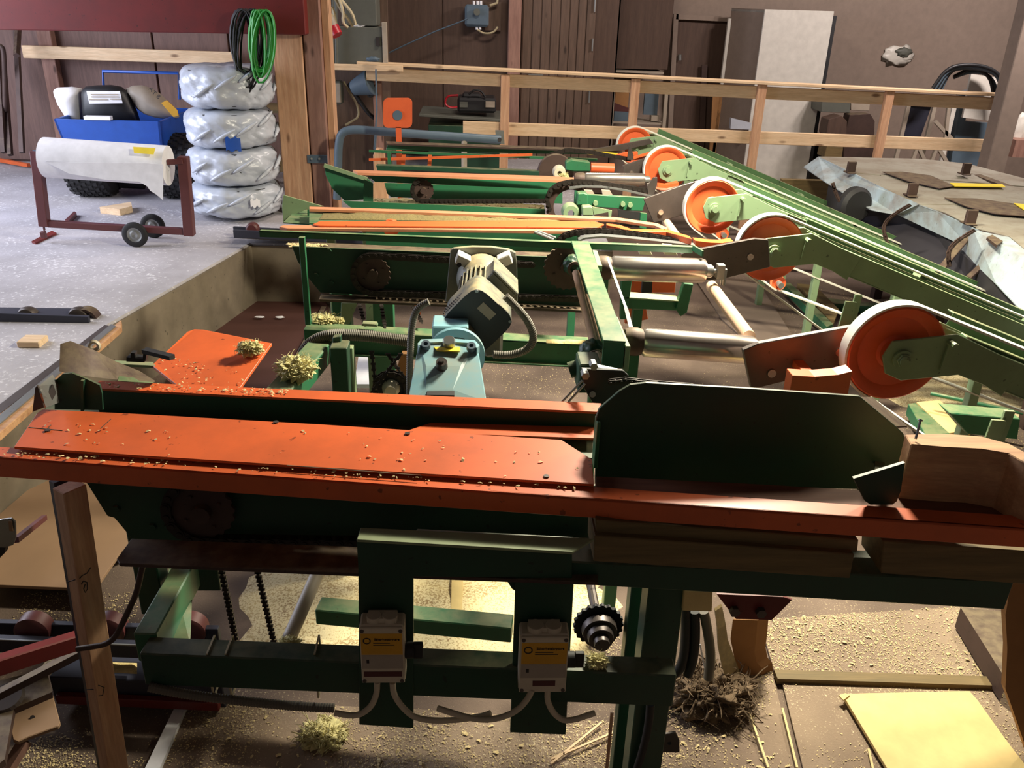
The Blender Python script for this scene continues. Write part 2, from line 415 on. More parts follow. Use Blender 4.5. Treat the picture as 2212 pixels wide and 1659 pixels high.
# =================== RAILING ===================
rg = thing('wooden_railing', 'new pine railing with four posts across the back of the machines', 'railing', (1.7,7.25,-.4))
part('cap_board', railw(p(770,133,Y=7.16), p(2168,203,Y=7.16), .12, .022), M['pine'], rg, bevel=.003)
part('top_rail', railw(p(790,146,Y=7.22), p(2160,212,Y=7.22), .035, .095), M['pine'], rg, bevel=.003)
part('middle_rail', railw(p(1000,262,Y=7.22), p(2140,302,Y=7.22), .035, .10), M['pine'], rg, bevel=.003)
part('end_board', railw(p(692,137,Y=7.12), p(870,142,Y=7.12), .03, .045), M['pine'], rg, bevel=.003)
part('foot_board', railw(p(1560,392,Y=7.25), p(1860,404,Y=7.25), .04, .12), M['oldwood'], rg, bevel=.003)
for (q, zt) in ((1092,.93), (1375,.925), (1651,.915), (1931,.905)):
    x = p(q, 165, Y=7.18).x
    part('post', MB().box((x-.035,7.175,-.4), (x+.035,7.215,zt-.02)), M['pineZ'], rg, bevel=.003)
x = p(815, 200, Y=7.3).x
solo('pink_stud', MB().box((x-.035,7.3,-.0), (x+.035,7.36,.92)), M['oldwoodZ'], 'short weathered pink-grey stud below the left end of the railing', 'stud', bevel=.003)

# =================== LEFT BAY ===================
# tyres in plastic bags
def bagged_tyre(x0, x1, y0, y1, Yc, seed, label):
    cxp = (x0+x1)/2; rad = (p(x1,(y0+y1)/2,Y=Yc)-p(x0,(y0+y1)/2,Y=Yc)).length/2
    c = p(cxp, (y0+y1)/2, Y=Yc); hh = abs(p(cxp,y0,Y=Yc).z - p(cxp,y1,Y=Yc).z)/2
    c.y = Yc + rad*.55
    bm = bmesh.new(); bmesh.ops.create_icosphere(bm, subdivisions=5, radius=1.0); P = []
    for v in bm.verts:
        d = v.co; e = Vector((abs(d.x)**2.0+abs(d.y)**2.0, 0, 0)).x**.5
        k = (e**4.5 + abs(d.z)**4.5)**(-1/4.5)
        q = Vector((d.x*k, d.y*k, d.z*k))
        ang = math.atan2(d.y, d.x)
        wr = .07*noise.noise(Vector((ang*2.2, q.z*1.5+seed*4, seed))) + .055*abs(noise.noise(Vector((ang*5+q.z*1.5, q.z*1.6, seed*2)))) + .03*noise.noise(Vector((ang*11+q.z*4, q.z*3-ang*3, seed))) - .03
        q *= 1 + wr
        P.append(c + Vector((q.x*rad, q.y*rad, q.z*hh*1.0)))
    F = [[v.index for v in f.verts] for f in bm.faces]; bm.free()
    t = thing('bagged_tyre', label, 'tyre', (c.x, c.y, c.z-hh), 'bagged tyres piled by the timber post')
    part('plastic_bag', MB().add(P, F), M['plastic'], t, smooth=180)
    part('tyre', MB().lathe(c, (0,0,1), [(rad*.55,-hh*.7),(rad*.86,-hh*.78),(rad*.93,-hh*.4),(rad*.93,hh*.4),(rad*.86,hh*.78),(rad*.55,hh*.7)], 32, True), M['black'], t, smooth=60)
    # folds gathered on the bag
    for k in range(5):
        a0 = -2.6 + k*.5 + seed*.13; z0 = R.uniform(-.6,.4)*hh
        pts = [c + Vector((math.cos(a0+s*.12)*rad*1.03, math.sin(a0+s*.12)*rad*1.03, z0+s*hh*.16)) for s in range(5)]
        part('fold', MB().tube(pts, [.004,.012,.016,.011,.003], 6, smooth=1), M['plastic'], t, smooth=180)
    return t, c, rad, hh
T = [bagged_tyre(396,598,400,470,6.02,1,'bagged tyre at the bottom of the pile, on the concrete'),
     bagged_tyre(392,590,320,402,6.02,2,'bagged tyre second from the bottom of the pile'),
     bagged_tyre(386,584,236,322,6.02,3,'bagged tyre second from the top of the pile'),
     bagged_tyre(376,578,142,238,6.02,4,'bagged tyre on top of the pile, loosely wrapped')]
def patch(t, c, rad, a0, a1, z0, z1, mat, name='print_patch'):
    A = [c+Vector((math.cos(a0+(a1-a0)*k/6)*rad, math.sin(a0+(a1-a0)*k/6)*rad, z0+.01*math.sin(k*2))) for k in range(7)]
    B = [v+Vector((0,0,z1-z0)) for v in A]
    part(name, MB().strip(A, B, (0,-.003,0)), mat, t)
t,c,rad,hh = T[0]; patch(t,c,rad*1.06,-2.9,-2.5,-hh*.1,hh*.5,M['blue'])
t,c,rad,hh = T[2]; patch(t,c,rad*1.06,-1.45,-1.15,-hh*.9,-hh*.25,M['blue'])
t,c,rad,hh = T[0]; patch(t,c,rad*1.07,-1.05,-.85,-hh*.1,hh*.35,M['paper'])
for q, z in ((300, 0), (0,0)): pass
# little shelf behind the pile
sh = thing('board_rack', 'low rack with thin boards between the tyres and the post', 'rack', (-1.45,7.0,0))
for z in (.18,.62): part('shelf', MB().box((-1.75,6.85,z), (-1.42,7.3,z+.02)), M['oldwood'], sh)
part('upright', MB().box((-1.74,7.26,0), (-1.70,7.3,.8)), M['oldwoodZ'], sh)
part('upright', MB().box((-1.47,7.26,0), (-1.43,7.3,.8)), M['oldwoodZ'], sh)

# blue trailer
Yt = 6.45
A = p(115,257,Y=Yt); B = p(345,260,Y=Yt); zb = p(230,345,Y=Yt).z
tr = thing('garden_trailer', 'blue garden trailer with open box and knobby tyres', 'trailer', ((A.x+B.x)/2, 6.9, 0))
zt = A.z; xl, xr = A.x, B.x
bx = MB().prism([(xl,Yt,zt),(xr,Yt,zt),(xr-.02,Yt+.03,zb),(xl+.05,Yt+.03,zb)], (0,.02,0))
bx.prism([(xr,Yt,zt),(xr+.02,Yt+.75,zt),(xr,Yt+.75,zb),(xr-.02,Yt+.03,zb)], (-.02,0,0))
bx.prism([(xl,Yt,zt),(xl,Yt+.75,zt),(xl+.05,Yt+.75,zb),(xl+.05,Yt+.03,zb)], (.02,0,0))
bx.prism([(xl,Yt+.75,zt),(xr,Yt+.75,zt),(xr,Yt+.75,zb),(xl,Yt+.75,zb)], (0,.02,0))
bx.box((xl+.05,Yt+.03,zb), (xr-.02,Yt+.77,zb+.015))
part('box_body', bx, M['blue'], tr, bevel=.004)
part('axle', MB().cyl((xl+.1,6.75,.19), (xr+.1,6.75,.19), .02, 10).beam((xl+.45,6.75,.19),(xl+.45,6.75,zb),.05,.05,(1,0,0)).beam((xr-.3,6.75,.19),(xr-.3,6.75,zb),.05,.05,(1,0,0)), M['bluegrey'], tr)
def knobby(cx, cy, r, w_):
    t = MB().lathe((cx,cy,r), (1,0,0), [(r*.5,-w_*.42),(r*.8,-w_*.5),(r*.95,-w_*.42),(r,-w_*.2),(r,w_*.2),(r*.95,w_*.42),(r*.8,w_*.5),(r*.5,w_*.42)], 36, True)
    for k in range(26):
        for j in range(-3, 4):
            a = 2*math.pi*(k+(j % 2)*.5)/26; rr = r*(1.0 if abs(j) < 3 else .95)
            d = Vector((0, math.cos(a), math.sin(a))); s = Vector((0,-math.sin(a), math.cos(a)))
            t.obox(Vector((cx+j*w_*.14,cy,r))+d*rr, Vector((w_*.045,0,0)), s*r*.06, d*r*.035)
    return t
for (x0, x1) in ((147,241), (335,428)):
    xa, xb = p(x0,405,Y=6.6).x, p(x1,405,Y=6.6).x
    wh = part('wheel', knobby((xa+xb)/2, 6.72, .235, xb-xa-.03), M['black'], tr, smooth=40)
    part('hub', MB().cyl(((xa+xb)/2-.08,6.72,.235), ((xa+xb)/2+.08,6.72,.235), .11, 20), M['bluegrey'], wh)
hb = MB().tube([p(226,215,Y=7.1), p(222,154,Y=7.1), p(385,158,Y=7.1), p(388,215,Y=7.1)], .012, 8)
part('push_handle', hb, M['blue'], tr, smooth=60)
part('tow_pin', MB().cyl(p(260,398,Y=6.8), p(312,400,Y=6.8), .03, 12), M['black'], tr)

# load of the trailer
def pillow(pts, Y, d, seed, amp=.06, n=7):
    """soft body: outline pts (pixels) inflated in depth"""
    P = [p(a,b,Y=Y) for a,b in pts]; c = sum(P, Vector())/len(P); mb = MB(); V = [c+Vector((0,-d,0)), c+Vector((0,d,0))]; F = []
    rings = []
    for s in (.35,.7,.92,1.0):
        for side in (-1, 1):
            if s == 1.0 and side == 1: continue
            base = len(V); dd = d*math.sqrt(max(0,1-s**2.6))
            for q in P:
                w_ = c + (q-c)*s; w_.y += side*dd; w_ += Vector((noise.noise(w_*9+Vector((seed,0,0))),noise.noise(w_*9+Vector((0,seed,0))),noise.noise(w_*9+Vector((0,0,seed)))))*amp*d*2
                V.append(w_)
            rings.append((s, side, base))
    n_ = len(P); f = {(s,sd): b for s,sd,b in rings}; f[(1.0,1)] = f[(1.0,-1)]
    for side in (-1,1):
        k0 = 0 if side < 0 else 1
        for k in range(n_): F.append((k0, f[(.35,side)]+k, f[(.35,side)]+(k+1) % n_))
        for s1, s2 in ((.35,.7),(.7,.92),(.92,1.0)):
            for k in range(n_):
                a, b = f[(s1,side)], f[(s2,side)]; F.append((a+k, b+k, b+(k+1) % n_, a+(k+1) % n_))
    return MB().add(V, F)
solo('white_bag', pillow([(119,193),(126,188),(150,187),(172,190),(176,200),(178,225),(180,262),(160,265),(148,256),(138,240),(128,222)],6.75,.10,3), M['paper'], 'white bag standing in the left end of the blue trailer', 'bag', smooth=180)
st = thing('mower_seat', 'black moulded tractor seat with a white sticker, standing in the trailer', 'seat', tuple(p(232,255,Y=6.7)))
part('shell', pillow([(175,205),(176,195),(185,187),(210,184),(240,183),(262,187),(275,198),(286,220),(298,245),(305,268),(240,270),(180,268)],6.72,.09,5,.01), M['cowl'], st, smooth=180)
part('sticker', MB().prism([p(*q,Y=6.62) for q in ((187,197),(259,197),(265,223),(193,224))], (0,-.003,0)), M['paper'], st)
for q0, q1, yy in ((196,255,204),(197,256,209),(193,232,215),(238,263,214)):
    part('printed_line', MB().prism([p(*q,Y=6.612) for q in ((q0,yy-1),(q1,yy-1),(q1,yy+1.5),(q0,yy+1.5))], (0,-.002,0)), M['label_grey'], st)
solo('white_strip', railw(p(180,251,Y=6.44), p(237,252,Y=6.44), .05, .025), M['paper'], 'short white slat lying on the trailer rim', 'slat')
sk = thing('printed_sack', 'grey and yellow printed plastic sack slumped in the trailer', 'sack', tuple(p(335,250,Y=6.75)))
part('sack_body', pillow([(272,192),(285,184),(305,183),(325,190),(345,204),(362,222),(378,240),(386,252),(370,258),(340,256),(315,246),(296,232),(284,212)],6.78,.11,9,.05), M['label_grey'], sk, smooth=180)
part('yellow_band', MB().prism([p(*q,Y=6.655) for q in ((349,222),(361,216),(384,238),(386,250),(375,252))], (0,-.01,0)), M['label_ochre'], sk)
def text(s_, size, mat, parent, loc, ax, ay, name='lettering', extr=.0006):
    cu = bpy.data.curves.new('t', 'FONT'); cu.body = s_; cu.size = size; cu.extrude = extr; cu.align_x = 'CENTER'; cu.align_y = 'CENTER'
    to = bpy.data.objects.new('t', cu); COL.objects.link(to); dg = bpy.context.evaluated_depsgraph_get()
    me = bpy.data.meshes.new_from_object(to.evaluated_get(dg)); bpy.data.objects.remove(to)
    mb = MB(); ax = Vector(ax).normalized(); ay = Vector(ay).normalized(); az = ax.cross(ay)
    mb.add([Vector(loc)+ax*v.co.x+ay*v.co.y+az*v.co.z for v in me.vertices], [list(q.vertices) for q in me.polygons])
    o = part(name, mb, mat, parent)
    return o
for ch, q in (('A',(326,193)),('T',(333,201)),('8',(342,209))):
    text(ch, .045, M['ink'], sk, p(q[0],q[1],Y=6.64), (1,0,-.95), (.95,0,1))

# roll of paper on its wheeled stand
Yr = 5.35
rs = thing('roll_stand', 'brown steel trolley frame carrying the white roll', 'trolley', (p(250,500,Y=Yr).x, Yr, 0))
def bar(a, b, w_, name='bar', Y0=Yr, Y1=None, mat=None):
    part(name, MB().beam(p(*a,Y=Y0), p(*b,Y=Y1 or Y0), w_, w_, (0,1,0)), mat or M['brownsteel'], rs, bevel=.003)
bar((78,326),(97,488),.055,'upright'); bar((396,338),(410,508),.06,'upright')
bar((104,483),(400,500),.04,'base_bar'); bar((70,326),(96,498),.012,'brace')
bar((92,500),(96,514),.03,'foot_stub')
part('foot', MB().prism([p(*q,Z=.012) for q in ((68,521),(112,498),(122,503),(76,524))], (0,0,-.012)), M['red'], rs)
for (q, yy, dy) in ((292,511,0),(331,494,.22)):
    c = p(q, yy, Y=Yr-.06+dy); c.z = .078
    wh = part('wheel', MB().lathe(c, (0,1,0), [(.045,-.012),(.066,-.014),(.078,-.006),(.078,.006),(.066,.014),(.045,.012)], 28, True), M['black'], rs, smooth=50)
    part('rim', MB().lathe(c, (0,1,0), [(.0,-.006),(.02,-.012),(.034,-.006),(.048,-.012),(.048,.01),(0,.01)], 24), M['galv'], wh, smooth=40)
part('shaft', MB().cyl(p(72,330,Y=Yr), p(400,352,Y=Yr), .016, 12), M['bluegrey'], rs, smooth=40)
part('crank', MB().beam(p(362,350,Y=Yr-.02), p(396,348,Y=Yr-.02), .035, .03), M['brownsteel'], rs, bevel=.002)
pr = thing('paper_roll', 'thick white plastic-film roll with torn hanging end and yellow sticker', 'roll', tuple(p(230,385,Y=Yr)))
a0 = p(98,340,Y=Yr); b0 = p(364,358,Y=Yr); rr = .118
part('roll_body', MB().cyl(a0, b0, rr, 40).cyl(a0, b0+Vector((.004,0,0)), .03, 20), M['paper'], pr, smooth=50)
sheet = MB().strip([p(*q,Y=Yr-.118) for q in ((100,350),(150,375),(230,388),(300,392),(318,402),(325,412),(338,420),(352,432))],
                   [p(*q,Y=Yr-.122) for q in ((100,348),(150,350),(230,352),(300,352),(318,352),(325,353),(338,354),(353,355))], (0,-.003,0))
part('torn_end', sheet, M['paper'], pr)
part('sticker', MB().strip([p(288+k*8,317+k*.4,Y=Yr-.09) for k in range(7)], [p(290+k*7,330+k*.6,Y=Yr-.122) for k in range(7)], (0,-.004,0)), M['yellow'], pr)

solo('wood_offcut', MB().prism([p(*q,Z=.045) for q in ((215,447),(283,436),(285,445),(258,452))], (0,0,-.045)), M['pine'], 'flat pale wood offcut on the concrete near the knobby wheel', 'offcut')
solo('steel_angle', MB().prism([p(*q,Z=.03) for q in ((140,475),(160,456),(165,459),(147,478))], (0,0,-.03)), M['brownsteel'], 'short brown steel angle on the concrete behind the roll stand', 'angle')
solo('orange_bar', MB().beam(p(-5,345,Z=.03), p(62,357,Z=.03), .03, .03), M['orange'], 'thin orange bar on the floor against the far left wall', 'bar')
lb = thing('leaning_bars', 'dark bars and a frame leaning on the wall at far left', 'bars', tuple(p(25,340,Y=7.6)))
for a, b in (((-6,95),(8,330)),((8,150),(22,335)),((34,50),(48,330)),((40,52),(36,120))):
    part('bar', MB().beam(p(*a,Y=7.75), p(*b,Y=7.3), .035, .035, (0,1,0)), M['rust'], lb)
part('hoop', MB().tube([p(*q,Y=7.5) for q in ((-20,100),(2,98),(9,112),(11,240))], .02, 8, smooth=2), M['rust'], lb, smooth=60)

# cable coils on the red beam
def coil(cx, y0, y1, wpx, Y, n, r, seed, mb=None):
    mb = mb or MB(); rr = random.Random(seed)
    for k in range(n):
        ox = rr.uniform(-1,1)*wpx*.28; ww = wpx*rr.uniform(.55,1.0)/2; yb = y1 - rr.uniform(0,.28)*(y1-y0); yy = Y + rr.uniform(-.05,.05)
        pts = []
        for j in range(18):
            a = 2*math.pi*j/17
            pts.append(p(cx+ox*(math.cos(a)+1)/2+ww*math.sin(a), (y0+yb)/2 - (yb-y0)/2*math.cos(a), Y=yy))
        mb.tube(pts, r, 6, cap=False)
    return mb
solo('cable_coil', coil(533,20,205,62,6.0,16,.006,1), M['black'], 'black cable coil hung from the red beam left of the green one', 'cable coil', smooth=60)
solo('cable_coil', coil(563,22,182,50,5.93,15,.008,2), M['greencable'], 'bright green cable coil hung from the red beam', 'cable coil', smooth=60)

# roller track at far left, rail and plank on the pit edge
Yk = 3.95
tk = thing('roller_track', 'navy roller track with small wheels ending at the pit', 'roller track', tuple(p(100,740,Z=0)))
part('side_channel', railw(p(-20,676,Y=3.95), p(190,684,Y=3.95), .02, .07), M['navy'], tk, bevel=.002)
part('side_channel', railw(p(-20,668,Y=4.12), p(195,676,Y=4.12), .02, .06), M['navy'], tk, bevel=.002)
part('bottom_flange', railw(p(-20,712,Y=3.9), p(182,716,Y=3.9), .26, .012), M['galv'], tk)
part('support', MB().box((p(-20,720,Y=4.0).x,3.99,0.0), (p(180,720,Y=4.0).x,4.10,.02)), M['navy'], tk)
for q in (62, 172):
    c = p(q,684,Y=4.03)
    wh = part('roller', MB().lathe(c, (0,1,0), [(.0,-.03),(.03,-.03),(.045,-.026),(.052,0),(.045,.026),(.03,.03),(0,.03)], 26), M['steel'], tk, smooth=50)
    part('axle_cap', MB().cyl(c+Vector((0,-.045,0)), c+Vector((0,-.02,0)), .018, 12), M['galv'], wh, smooth=40)
part('end_guard', MB().lathe(p(188,690,Y=4.04), (0,1,0), [(.05,-.03),(.062,-.03),(.062,.03),(.05,.03)], 24, True), M['rust'], tk, smooth=40)
solo('steel_rail', MB().prism([p(*q,Z=.02) for q in ((226,702),(243,705),(0,893),(-30,915),(-30,896),(0,873))], (0,0,-.02)), M['steel'], 'worn flat steel rail running along the pit edge at left', 'rail')
pk = thing('edge_plank', 'dusty orange-edged plank nailed along the pit edge', 'plank', (-1.74,3.3,0))
part('board', MB().prism([p(*q,Z=.03) for q in ((262,690),(262,706),(0,935),(-40,960),(-40,902),(0,893))], (0,0,-.03)), M['timber'], pk, bevel=.003)
part('strip', MB().prism([p(*q,Z=.036) for q in ((240,700),(250,704),(0,914),(-30,935),(-30,920))], (0,0,-.008)), M['galv'], pk)
solo('wood_chunk', MB().box(tuple(p(62,752,Z=0)+Vector((-.05,0,0))), tuple(p(62,752,Z=0)+Vector((.05,.09,.03)))), M['pine'], 'small pale wood block under the roller track', 'block', bevel=.004)

tk2 = thing('roller_track', 'dark roller track crossing the pit corner behind the second conveyor', 'roller track', tuple(p(600,515,Z=0)))
part('side_channel', railw(p(503,497,Y=5.33), p(820,512,Y=5.33), .02, .05), M['navy'], tk2, bevel=.002)
part('side_channel', railw(p(503,490,Y=5.55), p(820,504,Y=5.55), .02, .05), M['navy'], tk2, bevel=.002)
part('bottom_flange', railw(p(505,512,Y=5.36), p(820,528,Y=5.36), .16, .008), M['galv'], tk2)
c = p(546,494,Y=5.42); part('roller', MB().lathe(c, (0,-1,0), [(0,.03),(.03,.03),(.04,.02),(.04,-.02),(0,-.03)], 24), M['brownsteel'], tk2, smooth=40)
# =================== FIVE BELT CONVEYORS (orange head wheel, light green arm) ===================
D1 = Vector((math.cos(math.radians(20.6)), 0, -math.sin(math.radians(20.6)))); N1 = Vector((-D1.z, 0, D1.x))
def belt_conveyor(hx, Yw, R0, label, L=2.35, hz=.65, idler=True, wing=True, seed=0):
    H = Vector((hx, Yw, hz)); Yf = Yw-.045
    t = thing('belt_conveyor', label, 'conveyor', (hx+L*.9, Yw, -.4), 'belt conveyors with orange head wheels')
    # wheel: dished disc with rim
    R1 = R0
    wh = part('head_wheel', MB().lathe(H, (0,-1,0), [(0,.010),(R1*.30,.010),(R1*.36,.004),(R1*.74,.004),(R1*.80,.012),(R1*.90,.020),(R1*.965,.024),(R1,.020),(R1,-.024),(R1*.9,-.024),(R1*.8,-.012),(0,-.012)], 64), M['orange_hi'], t, smooth=30)
    # belt: round the wheel, down to the idler and back under the arm
    th = .006; Rb = R1+.001
    ang0 = math.atan2(N1.z, N1.x); d2 = Vector((.828,0,-.56)); n2 = Vector((-.56,0,-.828)); ang1 = math.atan2(n2.z, n2.x)+2*math.pi
    idc = H + Vector((.36,0,-.355)) if idler else H + Vector((.30,0,-.30))
    inner = [H + N1*Rb + D1*L]
    inner.append(H + N1*Rb + D1*.02)
    K = 30
    for k in range(K+1):
        a = ang0 + (ang1-ang0)*k/K; inner.append(H + Vector((math.cos(a),0,math.sin(a)))*Rb)
    e = idc + n2*.03; inner.append(e)
    inner.append(idc + Vector((.02,0,-.036))); inner.append(idc + Vector((L*.75,0,-.5)))
    outer = []
    for k, q in enumerate(inner):
        a = inner[max(k-1,0)]; b = inner[min(k+1,len(inner)-1)]; d = (b-a).normalized(); outer.append(q + Vector((-d.z,0,d.x))*-th)
    bw = .030
    mb = MB(); n_ = len(inner)
    V = [q+Vector((0,-bw/2-.008,0)) for q in inner]+[q+Vector((0,-bw/2-.008,0)) for q in outer]+[q+Vector((0,bw/2+.004,0)) for q in inner]+[q+Vector((0,bw/2+.004,0)) for q in outer]
    F = []
    for k in range(n_-1):
        F += [(k,k+1,n_+k+1,n_+k), (2*n_+k,3*n_+k,3*n_+k+1,2*n_+k+1), (n_+k,n_+k+1,3*n_+k+1,3*n_+k), (k,2*n_+k,2*n_+k+1,k+1)]
    part('belt', mb.add(V, F), M['white_belt'], t, smooth=50)
    # bracket plates front and rear
    poly = [(-.052,.004),(-.034,.048),(.135,.070),(.262,.014),(.34,-.016),(.30,-.108),(.24,-.074),(.165,-.046),(.012,-.064),(-.035,-.044)]
    for yy, nm in ((Yf-.006, 'bracket'), (Yw+.040, 'bracket')):
        pl = part(nm, MB().prism([H+Vector((a,yy-Yw,b)) for a, b in poly], (0,.007,0)), M['green_light'], t, bevel=.0015)
    part('axle', MB().cyl(H+Vector((0,-.075,0)), H+Vector((0,.07,0)), .014, 14).cyl(H+Vector((0,-.062,0)), H+Vector((0,-.050,0)), .026, 20).cyl(H+Vector((0,-.070,0)), H+Vector((0,-.058,0)), .019, 6), M['green_light'], t, smooth=30)
    part('tension_bolt', MB().beam(H+Vector((.115,-.058,.045)), H+Vector((.108,-.058,-.03)), .006,.006,(0,1,0)).cyl(H+Vector((.118,-.085,.048)), H+Vector((.118,-.045,.048)), .009, 8), M['green_light'], t)
    # arm channel
    s0 = .22
    def line(perp, y, s_a, s_b): return H+N1*perp+D1*s_a+Vector((0,y,0)), H+N1*perp+D1*s_b+Vector((0,y,0))
    a, b = line(.061, -.036, s0+.05, L)
    part('arm_side', MB().beam(a, b, .005, .088, N1), M['green_light'], t, bevel=.0015)
    a, b = line(.061, .036, s0-.05, L)
    part('arm_side', MB().beam(a, b, .005, .088, N1), M['green_light'], t, bevel=.0015)
    mb = MB(); a, b = line(.103, -.042, s0+.04, L); mb.beam(a, b, .016, .004, N1); a, b = line(.103, .046, s0-.1, L); mb.beam(a, b, .024, .004, N1)
    a, b = line(.019, -.030, s0+.08, L); mb.beam(a, b, .02, .004, N1)
    part('arm_lip', mb, M['green_light'], t, bevel=.001)
    a, b = line(.105, 0, s0-.06, L); part('slide_bed', MB().beam(a, b, .05, .012, N1), M['green_mid'], t, bevel=.002)
    if wing:
        a, b = line(.118, .085, .12+seed*.03, L); mb = MB().beam(a, b, .004, .05, N1); a, b = line(.142, .10, .12+seed*.03, L); mb.beam(a, b, .035, .004, N1)
        part('guide_rail', mb, M['green_mid'], t, bevel=.001)
    for s_ in (.62, 1.15, 1.7):
        a, b = line(.112, .045, s_, s_+.02); part('spacer', MB().obox((a+b)/2, D1*.012, Vector((0,.03,0)), N1*.014), M['green_light'], t)
    # leg to the floor
    for s_ in (1.0,):
        q = H + D1*s_ + N1*.02; part('leg', MB().box((q.x-.02,Yw-.02,-.4), (q.x+.02,Yw+.02,q.z)), M['green_light'], t, bevel=.002)
    if idler:
        wi = part('idler_wheel', MB().lathe(idc, (0,-1,0), [(0,.014),(.012,.014),(.016,.006),(.026,.008),(.034,.014),(.034,-.014),(0,-.014)], 28), M['orange_hi'], t, smooth=40)
        part('idler_bolt', MB().cyl(idc+Vector((0,-.05,0)), idc+Vector((0,.05,0)), .014, 12), M['galv'], wi, smooth=40)
        part('idler_arm', MB().beam(idc+Vector((.0,.03,.0)), idc+Vector((.01,.03,.135)), .008,.045,(1,0,0)).beam(idc+Vector((.03,.04,-.02)), idc+Vector((.04,.04,.16)), .01,.03,(1,0,0)), M['green_light'], t, bevel=.001)
    return t
belt_conveyor(1.130, 2.10, .133, 'nearest belt conveyor, its large orange-red wheel half in shade beside the timber block', seed=1)
belt_conveyor(1.115, 3.13, .124, 'second nearest belt conveyor, wheel partly hidden by a dark steel plate', seed=0, L=1.75)
belt_conveyor(1.068, 3.82, .122, 'middle belt conveyor, bright orange wheel wholly visible with green hub bracket', seed=0, L=1.8)
belt_conveyor(1.040, 4.72, .118, 'second belt conveyor from the railing, bright orange wheel', seed=0, L=1.7)
belt_conveyor(1.000, 5.50, .110, 'belt conveyor nearest the railing, wheel top just above the middle rail', seed=0, L=1.7)

# dark steel lever plates by the wheels
def lever(pts, Y, label, bolts=(), top=.012, t=.014):
    o = thing('lever_plate', label, 'steel plate', tuple(sum([p(a,b,Y=Y) for a,b in pts], Vector())/len(pts)), 'dark steel lever plates by the wheels')
    part('plate', plate(pts, Y, t), M['steel'], o, bevel=.002)
    for q in bolts:
        c = p(*q, Y=Y); part('bolt', MB().cyl(c+Vector((0,-.008,0)), c, .012, 12, .013), M['chrome'], o, smooth=40)
lever([(1605,757),(1640,742),(1858,703),(1880,760),(1850,825),(1795,800),(1640,838),(1622,838)], 2.16, 'dark steel plate left of the nearest orange wheel', [(1812,759),(1666,805)], t=.02)
lever([(1471,549),(1485,543),(1630,515),(1660,518),(1664,577),(1560,603),(1500,608),(1475,575)], 3.04, 'dark steel plate in front of the second nearest wheel', [(1620,554)])
lever([(1390,430),(1480,398),(1530,384),(1545,430),(1500,458),(1412,482)], 3.90, 'dark steel plate left of the middle orange wheel', [(1427,458)])
lever([(1345,358),(1395,341),(1440,330),(1452,370),(1415,392),(1350,380)], 4.80, 'grey steel plate left of the second wheel from the railing', [(1364,374)])
lever([(1280,322),(1345,311),(1404,300),(1412,310),(1340,326),(1290,328)], 5.40, 'long thin steel plate in front of the wheel nearest the railing')
# curved red guide blocks
solo('red_guide', MB().strip([p(1712,811,Y=1.98),p(1760,814,Y=1.98),p(1810,810,Y=1.98),p(1842,802,Y=1.98)], [p(1712,811,Y=1.98)+Vector((0,0,-.09)),p(1760,814,Y=1.98)+Vector((0,0,-.09)),p(1810,810,Y=1.98)+Vector((0,0,-.09)),p(1842,802,Y=1.98)+Vector((0,0,-.09))], (0,.045,0)).box((p(1770,830,Y=2.0).x-.015,2.0,p(1770,830,Y=2.0).z-.02),(p(1770,830,Y=2.0).x+.015,2.165,p(1770,830,Y=2.0).z)), M['orange'], 'short curved red guide block against the nearest wheel', 'guide', bevel=.001)
solo('curved_lip', MB().strip([p(a,b,Y=4.6) for a,b in ((1420,398),(1440,400),(1466,394))], [p(a,b,Y=4.6) for a,b in ((1420,405),(1440,407),(1466,400))], (0,.05,0)), M['orange'], 'small curved orange lip below the second wheel from the railing', 'guide')
solo('curved_lip', MB().strip([p(a,b,Y=3.3) for a,b in ((1502,520),(1535,524),(1560,525),(1584,521))], [p(a,b,Y=3.3) for a,b in ((1504,532),(1535,536),(1560,537),(1584,530))], (0,.05,0)), M['orange'], 'curved pale orange lip left of the second nearest wheel', 'guide')
# pink push rods running away from the viewer
def rod(a, b, Ya, Yb, r, label, name='push_rod'):
    solo(name, MB().cyl(p(*a,Y=Ya), p(*b,Y=Yb), r, 18), M['beige_rod'], label, 'rod', smooth=40)
rod((1537,618), (1618,728), 2.9, 2.32, .020, 'pinkish rod between the two chrome rollers and the second wheel')
rod((1438,478), (1466,518), 3.95, 3.5, .019, 'short pinkish rod under the middle steel plate')
# chrome rollers
def roller(a, b, Y, r, label, red=(0,.2), cone=True):
    A = p(*a,Y=Y); B = p(*b,Y=Y); d = (B-A).normalized(); L = (B-A).length
    t = thing('chrome_roller', label, 'roller', tuple((A+B)/2), 'chrome rollers beside the green cross beam')
    part('tube', MB().lathe(A, d, [(0,0),(r*.82,0),(r,.012),(r,L-.012),(r*.9,L),(0,L)], 40), M['chrome'], t, smooth=35)
    part('neck', MB().lathe(A, -d, [(0,0),(r*.9,.0),(r*.98,.014),(r*.98,.035),(r*.8,.05),(0,.05)], 36), M['rust'], t, smooth=35)
    part('end_cap', MB().lathe(B, d, [(0,0),(r*.55,0),(r*.55,.02),(r*.4,.03),(0,.03)], 24), M['galv'], t, smooth=35)
    part('mounting_post', MB().box((A.x-.045,A.y-.02,-.4), (A.x-.005,A.y+.02,A.z-r*.6)), M['green'], t, bevel=.002)
    return t, A, B, d
roller((1385,739), (1628,757), 2.27, .042, 'nearest chrome roller, long and dusty, pointing at the dark plate')
t2, A, B, d = roller((1318,579), (1522,585), 2.86, .043, 'second chrome roller with pink patches and a threaded end')
